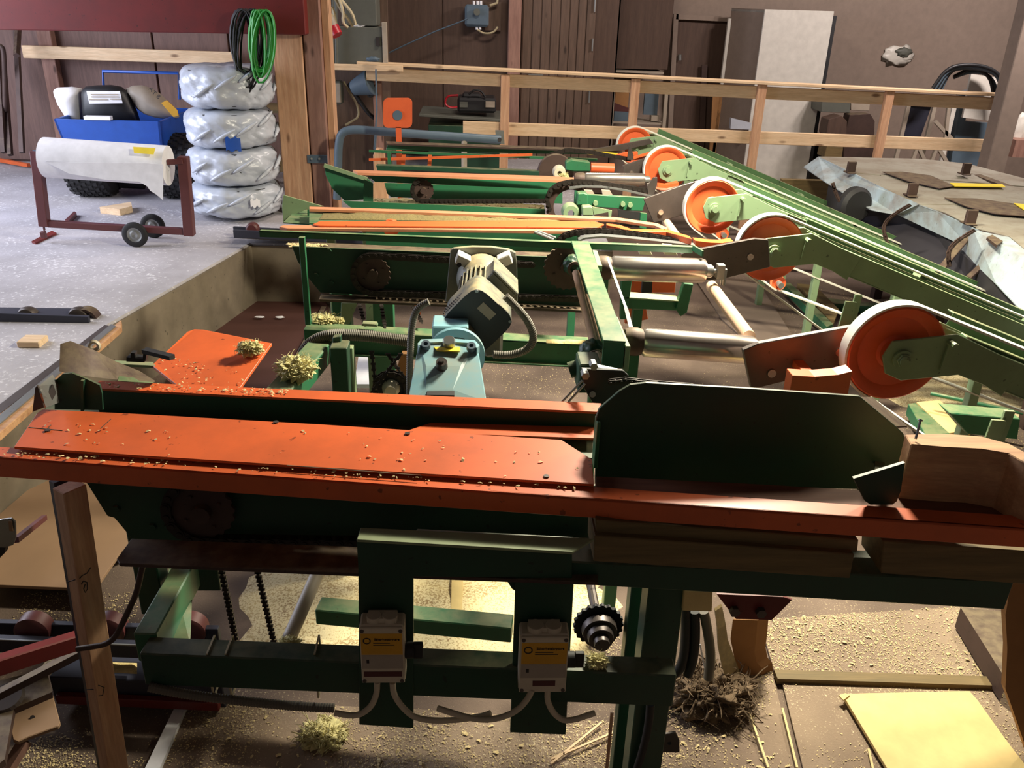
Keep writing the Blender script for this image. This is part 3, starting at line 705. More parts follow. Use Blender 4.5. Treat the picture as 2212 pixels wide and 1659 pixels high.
part('threaded_end', MB().cyl(B, B+d*.045, .008, 10).obox(B+d*.055, d*.014, Vector((0,.014,0)), Vector((0,0,.026))).cyl(B+d*.07+Vector((0,0,-.05)), B+d*.07+Vector((0,0,.01)), .010, 10), M['galv'], t2, bevel=.002)
roller((1262,386), (1392,388), 4.42, .032, 'farthest chrome roller, shining below the green bearing block')
# =================== chains and sprockets ===================
def _link_mesh(pitch, w_, hgt):
    mb = MB()
    for yy in (-w_/2,):
        P = []
        for k in range(6):
            a = math.pi/2 + math.pi*k/5; P.append((math.cos(a)*hgt/2, yy, math.sin(a)*hgt/2))
        for k in range(6):
            a = -math.pi/2 + math.pi*k/5; P.append((pitch+math.cos(a)*hgt/2, yy, math.sin(a)*hgt/2))
        mb.prism(P, (0,.0025,0))
    return mb
def chain(parent, pts, pitch=.0254, w_=.022, hgt=.022, links=True, name='chain', axis=(0,1,0)):
    """roller chain along world points lying in an XZ plane"""
    pts = [Vector(a) for a in pts]; out = [pts[0]]; rem = pitch
    for a, b in zip(pts, pts[1:]):
        L = (b-a).length; s_ = 0
        while L - s_ >= rem:
            s_ += rem; out.append(a+(b-a)*(s_/L)); rem = pitch
        rem -= (L-s_)
    mb = MB(); Y = Vector(axis)*(w_/2+.003)
    for q in out: mb.cyl(q-Y, q+Y, hgt*.33, 8)
    if links:
        for a, b in zip(out, out[1:]): mb.beam(a+Y*.8, b+Y*.8, .0025, hgt*.9, (0,0,1) if abs((b-a).normalized().z) < .9 else (1,0,0))
    if not links:
        for k, (a, b) in enumerate(zip(out, out[1:])):
            ww = w_*(.5 if k % 2 else .42)
            for sgn in (-1, 1):
                mb.beam(a-(b-a)*.25+Vector(axis)*ww*sgn, b+(b-a)*.25+Vector(axis)*ww*sgn, .003, hgt, (0,0,1) if abs((b-a).normalized().z) < .9 else (1,0,0))
        return part(name, mb, M['chain'], parent, kind='stuff')
    ch = part(name, mb, M['chain'], parent, smooth=40)
    me = _mesh('link', _link_mesh(pitch, w_, hgt), Vector(), M['chain'], 0)
    me2 = _mesh('link', _link_mesh(pitch, w_*.72, hgt), Vector(), M['chain'], 0)
    for k, (a, b) in enumerate(zip(out, out[1:])):
        o = bpy.data.objects.new('link', me if k % 2 else me2); COL.objects.link(o); o.parent = ch
        o.location = a - ORG[parent]; d = b-a; o.rotation_euler = (0, -math.atan2(d.z, d.x), 0)
    return ch
def arc(c, r, a0, a1, n=14):
    return [Vector(c)+Vector((math.cos(math.radians(a0+(a1-a0)*k/n))*r, 0, math.sin(math.radians(a0+(a1-a0)*k/n))*r)) for k in range(n+1)]
def sprocket(parent, c, r, n, mat='rust', th=.008, hub=.3, holes=0, name='sprocket'):
    c = Vector(c); P = []
    for k in range(n*4):
        a = 2*math.pi*k/(n*4); rr = r*(1.0 if k % 4 in (0, 1) else .93); P.append(c+Vector((math.cos(a)*rr, 0, math.sin(a)*rr)))
    mb = MB().prism(P, (0,th,0)); mb.cyl(c+Vector((0,-.02,0)), c+Vector((0,.02,0)), r*hub, 20)
    for k in range(4):
        a = math.pi*k/2+.5; q = c+Vector((math.cos(a)*r*.62,0,math.sin(a)*r*.62)); mb.cyl(q+Vector((0,-.006,0)), q, r*.06, 8)
    return part(name, mb, M[mat], parent, smooth=30)

# =================== FRONT MACHINE ===================
# yawed orange guide rail in front; z=.6 top
fr = thing('front_guide_rail', 'long orange steel guide rail crossing the whole foreground', 'guide rail', (.1,1.5,.5))
ZT = .60
F0 = p(-40,985,Z=ZT); F1 = p(2260,1146,Z=ZT)
G0 = p(-40,962,Z=ZT); G1 = p(2260,1118,Z=ZT)
part('flange', MB().prism([F0,F1,G1,G0], (0,0,-.006)), M['orange'], fr, bevel=.001)
part('front_web', MB().prism([F0,F1,F1+Vector((0,0,-.042)),F0+Vector((0,0,-.048))], (G0-F0).normalized()*.006), M['orange'], fr, bevel=.001)
pl = [(30,965),(80,892),(92,884),(300,894),(700,917),(1213,950),(1279,992),(1283,1046),(700,1010),(300,984)]
zp = ZT+.004
def zpl(q, z): return p(q[0], q[1], Z=z)
sp = thing('sloping_plate', 'wide orange wear plate with clipped corners, sprinkled with chips, behind the front rail', 'plate', tuple(p(600,950,Z=zp)))
part('plate', MB().prism([zpl(q, zp+.006) for q in pl], (0,0,-.006)), M['orange'], sp, bevel=.001)
for q in ((103,931),(596,913),(880,938),(1180,1030)):
    c = zpl(q, zp+.006); part('screw', MB().cyl(c, c+Vector((0,0,.003)), .006, 10), M['steel'], sp)
for a, b, w_ in (((62,923),(135,930),.002),((95,935),(110,918),.0015),((240,905),(218,925),.0015),((620,1005),(910,1027),.002)):
    part('scratch', MB().beam(zpl(a,zp+.0065), zpl(b,zp+.0065), w_, .001), M['rust'], sp)

# side frame behind the rail (dark green) with the left sprocket
ff = thing('front_chain_conveyor', 'dark green chain conveyor frame nearest the viewer', 'conveyor', (.1,1.6,-.4))
Ys = 1.66
part('side_plate', plate([(150,1000),(190,1048),(232,1115),(247,1119),(284,1163),(700,1190),(1290,1215),(1290,1050),(700,1000),(150,985)], Ys, .008), M['green_dark'], ff, bevel=.001)
part('lower_flange', MB().prism([p(*q,Z=.428) for q in ((284,1163),(252,1207),(258,1217),(800,1240),(1292,1258),(1292,1200))], (0,0,-.008)), M['rust'], ff, bevel=.001)
sc_ = p(437,1105,Y=1.63)
sprocket(ff, sc_, .071, 18)
top = arc(sc_, .077, 90, 270, 16)
chain(ff, [Vector((1.6-1.36,1.63,sc_.z+.077))] + top + [Vector((.27,1.63,sc_.z-.077-.012))])
for q in ((252,1098),(330,1137),(362,1139)):
    c = p(*q,Y=Ys); part('bolt', MB().cyl(c+Vector((0,-.007,0)), c, .009, 6), M['green_dark'], ff)
# inner trough
part('rear_rail', MB().prism([p(*q,Z=.60) for q in ((214,822),(560,838),(1300,871),(1293,890),(560,857),(200,839))], (0,0,-.006)), M['orange'], ff, bevel=.001, label='orange wear strip on the rear side of the trough')
part('rear_web', MB().prism([p(205,841,Z=.597), p(1293,891,Z=.597), p(1293,891,Z=.597)+Vector((0,0,-.09)), p(205,841,Z=.597)+Vector((0,0,-.09))], (0,.006,0)), M['green_dark'], ff)
part('inner_rail', MB().prism([p(*q,Z=.56) for q in ((930,913),(1000,915),(1290,922),(1290,947),(1000,938),(880,930))], (0,0,-.006)), M['orange'], ff, bevel=.001)
part('trough_floor', MB().prism([p(*q,Z=.535) for q in ((110,860),(1290,925),(1290,990),(90,900))], (0,0,-.006)), M['green_dark'], ff)
part('left_end', plate([(118,823),(135,808),(155,806),(185,818),(215,832),(220,850),(222,886),(118,884)], 1.84, .006), M['green_dark'], ff)
part('left_side', MB().prism([p(178,818,Y=1.836),p(184,820,Y=1.836),p(184,884,Y=1.836),p(178,884,Y=1.836)], (0,-.01,0)), M['green_dark'], ff)
part('end_flap', MB().prism([p(80,833,Y=1.70),p(110,809,Y=1.84),p(122,830,Y=1.84),p(123,870,Y=1.80),p(95,880,Y=1.70),p(86,850,Y=1.68)], (.004,0,0)), M['galv'], ff, label='bent galvanised end flap')
part('flap_edge', plate([(76,838),(80,832),(88,850),(95,880),(70,890)], 1.69, .004), M['steel'], ff)
part('slot', MB().obox(p(111,849,Y=1.765), Vector((.002,0,0)), Vector((0,.014,.004)), Vector((0,-.003,.012))), M['ink'], ff)
# tall dark plate at right
pd = thing('dark_guard_plate', 'large black-green guard plate with clipped top corners, right of the orange plate', 'guard plate', tuple(p(1600,1050,Y=1.62)))
part('plate', plate([(1286,1048),(1287,905),(1294,884),(1338,846),(1362,832),(1396,828),(1600,839),(1858,857),(1935,921),(1952,937),(1958,955),(1955,985),(1937,1083),(1928,1090),(1880,1090),(1868,1082),(1852,1057)], 1.62, .010), M['green_dark'], pd, bevel=.0015)
Yt_ = p(1900,1090,Z=.603).y
part('foot', plate([(1844,1034),(1955,1000),(1946,1060),(1937,1083),(1928,1090),(1880,1090),(1868,1082)], Yt_, .008), M['green_dark'], pd)
part('foot_stay', MB().beam(p(1900,1045,Y=Yt_+.008), p(1900,1000,Y=1.62), .02, .006), M['green_dark'], pd)
part('left_edge', MB().obox(p(1288,955,Y=1.625), Vector((.004,0,0)), Vector((0,.018,0)), Vector((0,0,.055))), M['green'], pd, bevel=.001)
part('rear_flange', MB().prism([p(1858,857,Y=1.63),p(1935,921,Y=1.63),p(1960,920,Y=1.72),p(1885,858,Y=1.72)], (0,0,-.004)), M['rust'], pd)

# main long dark green beam on the right, bracket with the two switches
mbm = thing('green_front_frame', 'dark green steel frame with two hanging mounting plates in the foreground', 'frame', (.1,1.42,-.4))
Yb = 1.42
A0 = p(1240,1200,Y=Yb); 
part('main_beam', plate([(893,1196),(1290,1216),(2192,1256),(2170,1318),(1285,1266),(893,1246)], Yb, .09), M['green_dark'], mbm, bevel=.003)
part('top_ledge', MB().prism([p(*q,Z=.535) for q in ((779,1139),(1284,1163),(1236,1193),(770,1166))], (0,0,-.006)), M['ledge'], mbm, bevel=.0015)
part('mounting_plate', plate([(770,1166),(1236,1193),(1236,1250),(893,1246),(893,1574),(776,1566),(774,1230)], Yb-.012, .010), M['green_dark'], mbm, bevel=.0015)
part('mounting_plate', plate([(1114,1245),(1240,1250),(1222,1588),(1102,1583)], Yb-.012, .010), M['green_dark'], mbm, bevel=.0015)
part('corner_gusset', plate([(1090,1247),(1116,1247),(1116,1278),(1106,1272)], Yb+.004, .006), M['green_dark'], mbm)
part('lower_beam', railw(p(300,1412,Z=.2), p(1462,1460,Z=.2), .055, .088), M['green_dark'], mbm, bevel=.003)
part('side_beam', MB().beam(p(318,1400,Z=.17), p(408,1235,Z=.17), .05, .08), M['green'], mbm, bevel=.003)
part('side_plate', MB().prism([p(352,1390,Y=1.56),p(405,1392,Y=1.56),p(412,1240,Y=1.80),p(365,1225,Y=1.80)], (.006,0,0)), M['green'], mbm)
for (x0, x1, Yp) in ((418,470,1.80),(578,628,1.88),(628,648,1.95)):
    a = p(x0,1230,Y=Yp); b = p(x1,1230,Y=Yp); part('upright', MB().box((a.x,Yp,.09), (b.x,Yp+.03,.43)), M['green_dark'], mbm, bevel=.002)
part('upright', MB().box((p(300,1300,Y=1.72).x,1.72,.08), (p(352,1300,Y=1.72).x,1.78,.42)), M['green_dark'], mbm, bevel=.003)
a = p(1416,1390,Y=1.5); b = p(1446,1390,Y=1.5)
part('right_leg', MB().box((a.x-.03,1.5,-.4), (b.x+.02,1.56,.44)), M['green_dark'], mbm, bevel=.002)
part('right_leg', MB().box((p(1350,1400,Y=1.62).x,1.62,-.4), (p(1392,1400,Y=1.62).x,1.66,.44)), M['green_dark'], mbm, bevel=.002)
part('cross_beam', railw(p(680,1318,Z=-.05), p(1105,1358,Z=-.05), .06, .05), M['green'], mbm, bevel=.003)
part('gusset_red', plate([(1548,1284),(1692,1290),(1712,1296),(1668,1340),(1590,1338)], 1.5, .008), M['red'], mbm, bevel=.001, label='red bolted gusset under the beam')
for q in ((1585,1317),(1642,1320)):
    c = p(*q,Y=1.5); part('bolt', MB().cyl(c+Vector((0,-.012,0)), c, .012, 6), M['steel'], mbm)
# hanging chains under the conveyor
def hang_chain(parent, a, b, Ya, Yb, pitch=.0127):
    A = p(*a,Y=Ya); B = p(*b,Y=Yb); n = int((B-A).length/pitch); mb = MB(); d = (B-A)/n
    for k in range(n):
        c = A+d*k; mb.obox(c+d*.5, d*.62, Vector((.0035 if k % 2 else .0055,0,0)), Vector((0,.004,0))); mb.cyl(c+Vector((-.008,0,0)), c+Vector((.008,0,0)), .004, 6)
    part('drive_chain', mb, M['chain'], parent, kind='stuff')
hang_chain(ff, (478,1228), (512,1396), 1.75, 1.75)
hang_chain(ff, (555,1228), (595,1402), 1.80, 1.80)
# sprocket and bearing under the beam, right
c = p(1293,1352,Y=1.66)
sprocket(ff, c, .062, 22, 'black', .01, .2, name='drive_sprocket')
part('drive_hub', MB().lathe(c, (0,-1,0), [(0,.07),(.018,.07),(.02,.05),(.03,.05),(.034,.03),(.042,.03),(.044,.01),(0,.0)], 26), M['steel'], ff, smooth=35)
part('drive_shaft', MB().cyl(c+Vector((0,-.06,0)), c+Vector((0,.5,0)), .012, 12), M['steel'], ff)
# pipe
solo('grey_pipe', MB().cyl(p(692,1225,Y=1.98), p(612,1408,Y=1.75), .019, 20), M['label_grey'], 'grey plastic pipe slanting down behind the lower green beam', 'pipe', smooth=40)
# isolator switches
def switch(px0, py0, px1, py1, label, redw):
    Yw_ = Yb-.012
    a = p(px0,py0,Y=Yw_-.045); b = p(px1,py1,Y=Yw_-.045); cx = (a.x+b.x)/2; w2 = abs(b.x-a.x)/2; z1 = a.z; z0 = b.z; Yf = Yw_-.045
    t = thing('isolator_switch', label, 'switch', (cx, Yf, z0), 'yellow-labelled isolator switch boxes')
    part('housing', MB().box((cx-w2,Yf,z0), (cx+w2,Yw_-.001,z1)), M['cream'], t, bevel=.004)
    part('cover', MB().box((cx-w2*.98,Yf-.006,z0+.001), (cx+w2*.98,Yf,z1-.001)), M['cream'], t, bevel=.002)
    bump_ = MB()
    for sx in (-1, 1): bump_.cyl((cx+sx*w2*.36,(Yf+Yw_)/2-.004,z1-.002), (cx+sx*w2*.36,(Yf+Yw_)/2-.004,z1+.012), w2*.34, 20)
    bump_.box((cx-w2*.66,Yf+.008,z1-.002), (cx+w2*.66,Yw_-.008,z1+.010))
    part('cable_boss', bump_, M['cream'], t, bevel=.001, smooth=30)
    for sx in (-1, 1):
        for z in (z1-.008, z0+.008):
            part('cover_screw', MB().cyl((cx+sx*w2*.86,Yf-.0075,z), (cx+sx*w2*.86,Yf-.005,z), .0042, 12), M['steel'], t)
    H_ = z1-z0; yl = Yf-.0066
    lab = part('amber_label', MB().box((cx-w2*.93,yl,z0+H_*.53), (cx+w2*.93,Yf-.005,z0+H_*.90)), M['label_ochre'], t)
    text('Säkerhetsbrytare', w2*.165, M['ink'], t, (cx+w2*.24,yl-.0004,z0+H_*.80), (1,0,0), (0,0,1))
    for k, (ln, zz) in enumerate(((.75,.735),(.95,.70))):
        part('small_print', MB().box((cx-w2*.38,yl-.0004,z0+H_*zz-.0009), (cx-w2*.38+w2*ln,yl,z0+H_*zz+.0009)), M['ink'], t)
    part('ring_symbol', MB().lathe((cx-w2*.66,yl,z0+H_*.775), (0,-1,0), [(w2*.13,.0),(w2*.13,.0006),(w2*.18,.0006),(w2*.18,0)], 24), M['ink'], t)
    part('grey_label', MB().box((cx-w2*.93,yl,z0+H_*.28), (cx+w2*.93,Yf-.005,z0+H_*.52)), M['label_grey'], t)
    part('small_mark', MB().box((cx-w2*.72,yl-.0004,z0+H_*.38), (cx-w2*.60,yl,z0+H_*.44)), M['ink'], t)
    part('tape_label', MB().box((cx+redw[0]*w2,yl-.0004,z0+H_*.135), (cx+redw[1]*w2,Yf-.005,z0+H_*.225)), M['dkred'], t)
    zh = z0+H_*.46
    part('switch_knob', MB().cyl((cx+w2*1.0,Yf+.018,zh), (cx+w2*1.0+.018,Yf+.018,zh), .017, 20).obox(Vector((cx+w2+.026,Yf+.018,zh)), Vector((.010,0,0)), Vector((0,.006,0)), Vector((0,0,.019))), M['black'], t, bevel=.002, smooth=30)
    return cx, Yf, z0, w2
s1 = switch(775,1352,876,1472, 'isolator switch box on the left mounting plate, wide dark red tape', (-.86,.86))
s2 = switch(1124,1372,1222,1492, 'isolator switch box on the right mounting plate, short dark red tape', (-.42,.52))
def cable(pts, r, mat, label, name='cable', Y=1.375, sm=2):
    solo(name, MB().tube([p(a,b,Y=Y) for a,b in pts], r, 10, smooth=sm), mat, label, 'cable', smooth=60)
cable([(815,1473),(814,1500),(800,1530),(770,1548),(722,1540)], .0065, M['cream'], 'cream cable leaving the left switch box towards the left')
cable([(848,1474),(850,1500),(872,1532),(900,1553),(960,1558),(1040,1548),(1060,1540)], .0065, M['cream'], 'cream cable curving right from the left switch box')
cable([(1150,1489),(1140,1510),(1118,1535),(1080,1552),(1030,1556),(945,1530)], .0065, M['cream'], 'cream cable curving left from the right switch box', Y=1.36)
cable([(1183,1490),(1182,1515),(1198,1545),(1225,1560),(1285,1540)], .0065, M['cream'], 'cream cable leaving the right switch box towards the right')
def corrugated(pts, r, Y, label, mat='hose', n=8, pitch=.006, Ys=None):
    P = [p(a, b, Y=(Ys[i] if Ys else Y)) for i, (a, b) in enumerate(pts)]
    for _ in range(3):
        q = [P[0]]
        for a, b in zip(P, P[1:]): q += [a*.75+b*.25, a*.25+b*.75]
        P = q + [P[-1]]
    out = [P[0]]; rem = pitch
    for a, b in zip(P, P[1:]):
        L = (b-a).length; s_ = 0
        while L-s_ >= rem: s_ += rem; out.append(a+(b-a)*(s_/L)); rem = pitch
        rem -= L-s_
    mb = MB(); pts2 = []; rs_ = []
    for i, q in enumerate(out[:-1]):
        nx = out[i+1]; pts2 += [q, q.lerp(nx,.5)]; rs_ += [r, r*.86]
    # direct tube with alternating radius
    m2 = MB(); m2.tube(pts2, rs_, 12); 
    solo('corrugated_hose', m2, M[mat], label, 'hose', smooth=0)
corrugated([(322,1484),(400,1500),(520,1514),(640,1526),(730,1530)], .011, 1.44, 'grey corrugated conduit tied under the lower green beam')
for q in (448,488,680):
    c = p(q,1430,Y=1.415); e0 = p(q,1412,Z=.2); y0_ = e0.y-.003; zt_ = .203; zb_ = .078
    solo('cable_tie', MB().box((e0.x-.002,y0_-.001,zb_),(e0.x+.002,y0_+.001,zt_)).box((e0.x-.002,y0_,zt_-.002),(e0.x+.002,y0_+.06,zt_)).box((e0.x-.002,y0_,zb_),(e0.x+.002,y0_+.06,zb_+.002)).box((e0.x-.002,y0_+.058,zb_),(e0.x+.002,y0_+.06,zt_)), M['wirewhite'], {448:'leftmost pale cable tie round the lower green beam',488:'second pale cable tie round the lower green beam',680:'rightmost pale cable tie round the lower green beam'}[q], 'cable tie')

# wooden packing pieces and big timber
def block(pts, Y, t, mat, label, name='packing_board'):
    solo(name, MB().prism([p(a,b,Y=Y) for a,b in pts], (0,t,0)), M[mat], label, 'board', bevel=.002)
block([(1288,1124),(1855,1166),(1852,1193),(1288,1152)], 1.415, .10, 'oldwood', 'upper dirty packing board under the orange rail')
block([(1284,1157),(1846,1197),(1836,1250),(1282,1213)], 1.40, .10, 'oldwood', 'lower dirty packing board on the green beam')
block([(1908,1168),(2260,1194),(2260,1266),(1903,1239)], 1.40, .10, 'oldwood', 'dirty packing board at right behind the red rail')
solo('rail_board', MB().prism([p(*q,Z=.592) for q in ((1287,1028),(1600,1043),(1900,1060),(2240,1082),(2240,1122),(1900,1096),(1600,1074),(1287,1056))], (0,0,-.03)), M['redbrownwood'], 'stained brown board between the guard plate and the red rail', 'board', bevel=.002)
tb = MB().strip([p(a,b,Z=.715) for a,b in ((1955,938),(2040,936),(2120,942),(2180,958),(2230,985),(2300,1020))], [p(a,b,Z=.715) for a,b in ((1968,960),(2040,966),(2120,970),(2180,980),(2215,1000),(2300,1035))], (0,0,-.14))
solo('timber_block', tb, M['timber'], 'thick raw timber block lying on the orange rail at right', 'timber', bevel=.002)
n0 = p(1978,948,Z=.72)
solo('nail', MB().cyl(n0, n0+Vector((.012,.02,.03)), .0025, 8).cyl(n0+Vector((.012,.02,.03)), n0+Vector((.013,.021,.032)), .005, 10), M['galv'], 'bent nail standing in the end of the timber block', 'nail')
# =================== SECOND CONVEYOR (behind the motors) ===================
def P3(L_, Y): return [p(a, b, Y=Y) for a, b in L_]
c2 = thing('second_chain_conveyor', 'dark green chain conveyor frame behind the two motors', 'conveyor', (0,3.1,-.4))
Y2 = 3.12
part('side_plate', plate([(630,532),(1215,556),(1290,560),(1290,665),(692,632),(667,602),(643,565)], Y2, .008), M['green_dark'], c2, bevel=.001)
part('top_lip', MB().prism([p(*q,Z=.585) for q in ((622,527),(640,522),(1240,548),(1240,556),(626,533))], (0,0,-.006)), M['rust'], c2)
part('lower_flange', MB().prism([p(*q,Y=Y2+dy) for q, dy in (((694,634),0),((1262,662),0),((1258,670),-.06),((689,646),-.06))], (0,0,-.01)), M['rust'], c2, bevel=.001)
s = p(806,592,Y=Y2-.02); sprocket(c2, s, .066, 18)
s2_ = p(1225,578,Y=Y2-.04); sprocket(c2, s2_, .088, 22)
chain(c2, [p(1150,572,Y=Y2-.03), s+Vector((0,-.005,.073))] + arc(s+Vector((0,-.005,0)), .073, 90, 270, 16) + [p(1262,646,Y=Y2-.03)], pitch=.0254)
for q in ((711,542),(683,594),(716,611)):
    c = p(*q,Y=Y2); part('bolt', MB().cyl(c+Vector((0,-.008,0)), c, .010, 6), M['green_dark'], c2)
for (x0, x1, z0) in ((718,758,-.4),(806,850,-.4)):
    a = p(x0,680,Y=3.3); b = p(x1,680,Y=3.3); part('leg', MB().box((a.x,3.3,z0), (b.x,3.36,.42)), M['green'], c2, bevel=.002)
part('slanting_brace', MB().prism(P3([(737,655),(772,655),(755,700),(735,702)],3.25), (0,.03,0)), M['green_light'], c2, bevel=.001)
hang_chain(c2, (776,655), (790,708), 3.15, 3.0, .018)
hang_chain(c2, (823,655), (832,708), 3.15, 3.0, .018)
hang_chain(c2, (893,663), (912,698), 3.15, 3.0, .018)
part('orange_lever', MB().prism(P3([(895,662),(910,662),(908,680),(900,684),(893,675)],3.2), (0,.02,0)), M['orange'], c2)

# =================== GUARD FRAME: thin angle bar, post, cross beam, channel ===================
ZG = .70
gf = thing('guard_frame', 'bright green angle-iron frame with a wide cross beam over the motors', 'frame', tuple(p(1250,530,Z=ZG)))
YG = p(900,513,Z=ZG).y
gb = railw(p(560,499,Z=ZG), p(1497,534,Z=ZG), .004, .022); railw(p(560,499,Z=ZG), p(1497,534,Z=ZG), .022, .004, gb)
part('angle_bar', gb, M['green'], gf)
part('bar_end', MB().beam(p(1497,535,Z=ZG), p(1518,548,Z=ZG), .006, .02), M['green'], gf)
a = p(648,512,Y=YG); b = p(659,700,Y=YG); x = p(652,512,Y=YG).x
part('post', MB().box((x-.010,YG-.01,b.z), (x+.010,YG+.012,a.z)), M['green'], gf, bevel=.001)
cb = MB().prism([p(*q,Z=ZG+.004) for q in ((1234,520),(1272,521),(1352,738),(1303,735))], (0,0,-.006))
part('cross_beam', cb, M['green'], gf, bevel=.0015)
part('cross_beam_web', MB().prism([p(1304,735,Z=ZG),p(1350,738,Z=ZG),p(1350,738,Z=ZG)+Vector((0,0,-.075)),p(1304,735,Z=ZG)+Vector((0,0,-.075))], (0,.006,0)).prism([p(1350,737,Z=ZG),p(1271,521,Z=ZG),p(1271,521,Z=ZG)+Vector((0,0,-.06)),p(1350,737,Z=ZG)+Vector((0,0,-.075))], (-.006,0,0)), M['green'], gf)
part('side_lip', MB().prism([p(*q,Z=ZG-.01) for q in ((1326,682),(1334,684),(1362,748),(1352,748))], (0,0,-.07)), M['green_light'], gf, bevel=.001)
part('side_lip', MB().prism([p(*q,Z=ZG-.01) for q in ((1280,540),(1290,541),(1301,574),(1290,573))], (0,0,-.02)), M['green_light'], gf, bevel=.001)
CZ = p(700,705,Y=YG).z
ch = MB(); railw(p(656,712,Y=YG-.06), p(1292,745,Y=YG-.06), .075, .006, ch); railw(p(656,712,Y=YG-.06), p(1292,745,Y=YG-.06), .006, .085, ch)
A = p(656,712,Y=YG-.06)+Vector((0,0,-.083)); B = p(1292,745,Y=YG-.06)+Vector((0,0,-.083)); A.y -= .018; B.y -= .018
railw(A, B, .03, .006, ch)
part('channel', ch, M['green'], gf, bevel=.001)
part('channel_lug', MB().prism([p(*q,Y=YG-.05) for q in ((783,699),(813,701),(815,706),(781,704))], (0,.03,0)), M['green_light'], gf)
# shafts beside the cross beam
shf = thing('jack_shaft', 'beige drive shaft running beside the green cross beam, with dusty bearings', 'shaft', tuple(p(1270,700,Z=.55)))
part('shaft', MB().cyl(p(1244,590,Z=.60), p(1296,790,Z=.60), .013, 16).cyl(p(1266,640,Z=.60), p(1300,770,Z=.60), .009, 12), M['beige_rod'], shf, smooth=40)
for (q, s_, dd) in (((1278,762),1.0,1),((1236,572),.95,2)):
    c = p(*q, Z=.59)
    bl = part('bearing_block', MB().blob(c, (.036*s_,.034,.040*s_), dd, .16, 2.4, 4), M['green_dark'], shf, smooth=180)
    part('bearing_ring', MB().lathe(c+Vector((.006,-.03,-.004)), (0.05,-1,0), [(.016,0),(.026,0),(.028,.012),(.018,.014)], 24, True), M['rust'], bl, smooth=40)
part('bearing_foot', MB().box(tuple(p(1248,850,Y=2.02)), tuple(p(1300,788,Y=2.02)+Vector((0,.09,0)))), M['green_dark'], shf, bevel=.004)
part('bearing_foot', MB().cyl(p(1230,800,Y=2.10), p(1262,790,Y=2.10), .022, 16), M['green_dark'], shf, smooth=40)
part('sawdust_cake', MB().blob(p(1312,782,Z=.56), (.026,.022,.022), 5, .5, 3, 3), M['wool'], shf, smooth=180)
# black cranked plate with chain in front of it
cp = thing('crank_plate', 'black plate with bolts and tie rods at the left end of the guard plate', 'plate', tuple(p(1300,820,Y=1.93)))
part('plate', plate([(1256,797),(1346,801),(1358,812),(1366,835),(1400,840),(1395,880),(1285,880),(1262,840)], 1.93, .012), M['cowl'], cp, bevel=.0015)
for q in ((1263,806),(1281,786)):
    c = p(*q,Y=1.92); part('bolt', MB().cyl(c+Vector((0,-.02,0)), c+Vector((0,.01,0)), .010, 6), M['galv'], cp)
part('rivet', MB().cyl(p(1280,852,Y=1.928), p(1280,852,Y=1.921), .008, 12), M['galv'], cp)
part('strap', MB().beam(p(1282,790,Y=1.95), p(1334,801,Y=1.95), .02, .005), M['galv'], cp)
for dx in (0, 14):
    part('tie_rod', MB().cyl(p(1214+dx,868,Y=1.88), p(1258+dx*.4,822+dx*.5,Y=1.90), .0028, 8), M['galv'], cp)
chain(cp, [p(1318,826,Y=1.90), p(1352,822,Y=1.90), p(1400,828,Y=1.89), p(1445,832,Y=1.88), p(1500,836,Y=1.88)], pitch=.0127, w_=.014, hgt=.013)
# U frame under the second roller, orange discs behind
uf = thing('u_shaped_bracket', 'green U-shaped bracket with sawdust on it under the second chrome roller', 'bracket', tuple(p(1420,680,Y=2.95)))
part('upright', plate([(1343,602),(1366,602),(1354,690),(1340,690)], 2.95, .03), M['green'], uf, bevel=.002)
part('upright', plate([(1478,612),(1498,614),(1484,676),(1470,684),(1460,668)], 2.95, .03), M['green'], uf, bevel=.002)
part('bottom_bar', MB().prism([p(1350,643,Y=2.97),p(1468,650,Y=2.97),p(1480,672,Y=2.97),p(1352,667,Y=2.97)], (0,.03,0)), M['green'], uf, bevel=.002)
part('ledge', MB().prism([p(*q,Y=2.97+dy) for q, dy in (((1352,642),-.02),((1466,650),-.02),((1460,638),.06),((1350,630),.06))], (0,0,-.005)), M['green_light'], uf)
part('leg', MB().box((p(1366,700,Y=3.0).x,3.0,-.4), (p(1386,700,Y=3.0).x,3.04,p(1366,668,Y=3.0).z)), M['green'], uf)
od = thing('orange_lever_pair', 'pair of orange lever plates behind the second chrome roller', 'lever', tuple(p(1410,620,Y=3.15)))
for pts in ([(1356,560),(1462,566),(1458,632),(1384,632),(1356,628)], [(1352,628),(1390,632),(1400,690),(1350,700)]):
    part('plate', plate(pts, 3.2, .02), M['orange'], od, bevel=.002)
for x0 in (1378, 1432):
    part('spacer', plate([(x0,530),(x0+22,532),(x0+32,552),(x0+4,550)], 3.12, .03), M['cream'], od, bevel=.001)
part('foot', MB().box((p(1370,650,Y=3.22).x,3.215,-.4), (p(1388,650,Y=3.22).x,3.235,.45)), M['green_dark'], od)
part('dark_bar', plate([(1389,600),(1410,600),(1408,632),(1386,632)], 3.14, .02), M['black'], od)
# long thin strap from roller neck
solo('thin_strap', MB().beam(p(1312,556,Y=2.8), p(1352,665,Y=2.5), .008, .002).beam(p(1352,665,Y=2.5), p(1364,712,Y=2.3), .012, .002), M['galv'], 'thin bright metal strap between the two chrome rollers', 'strap')

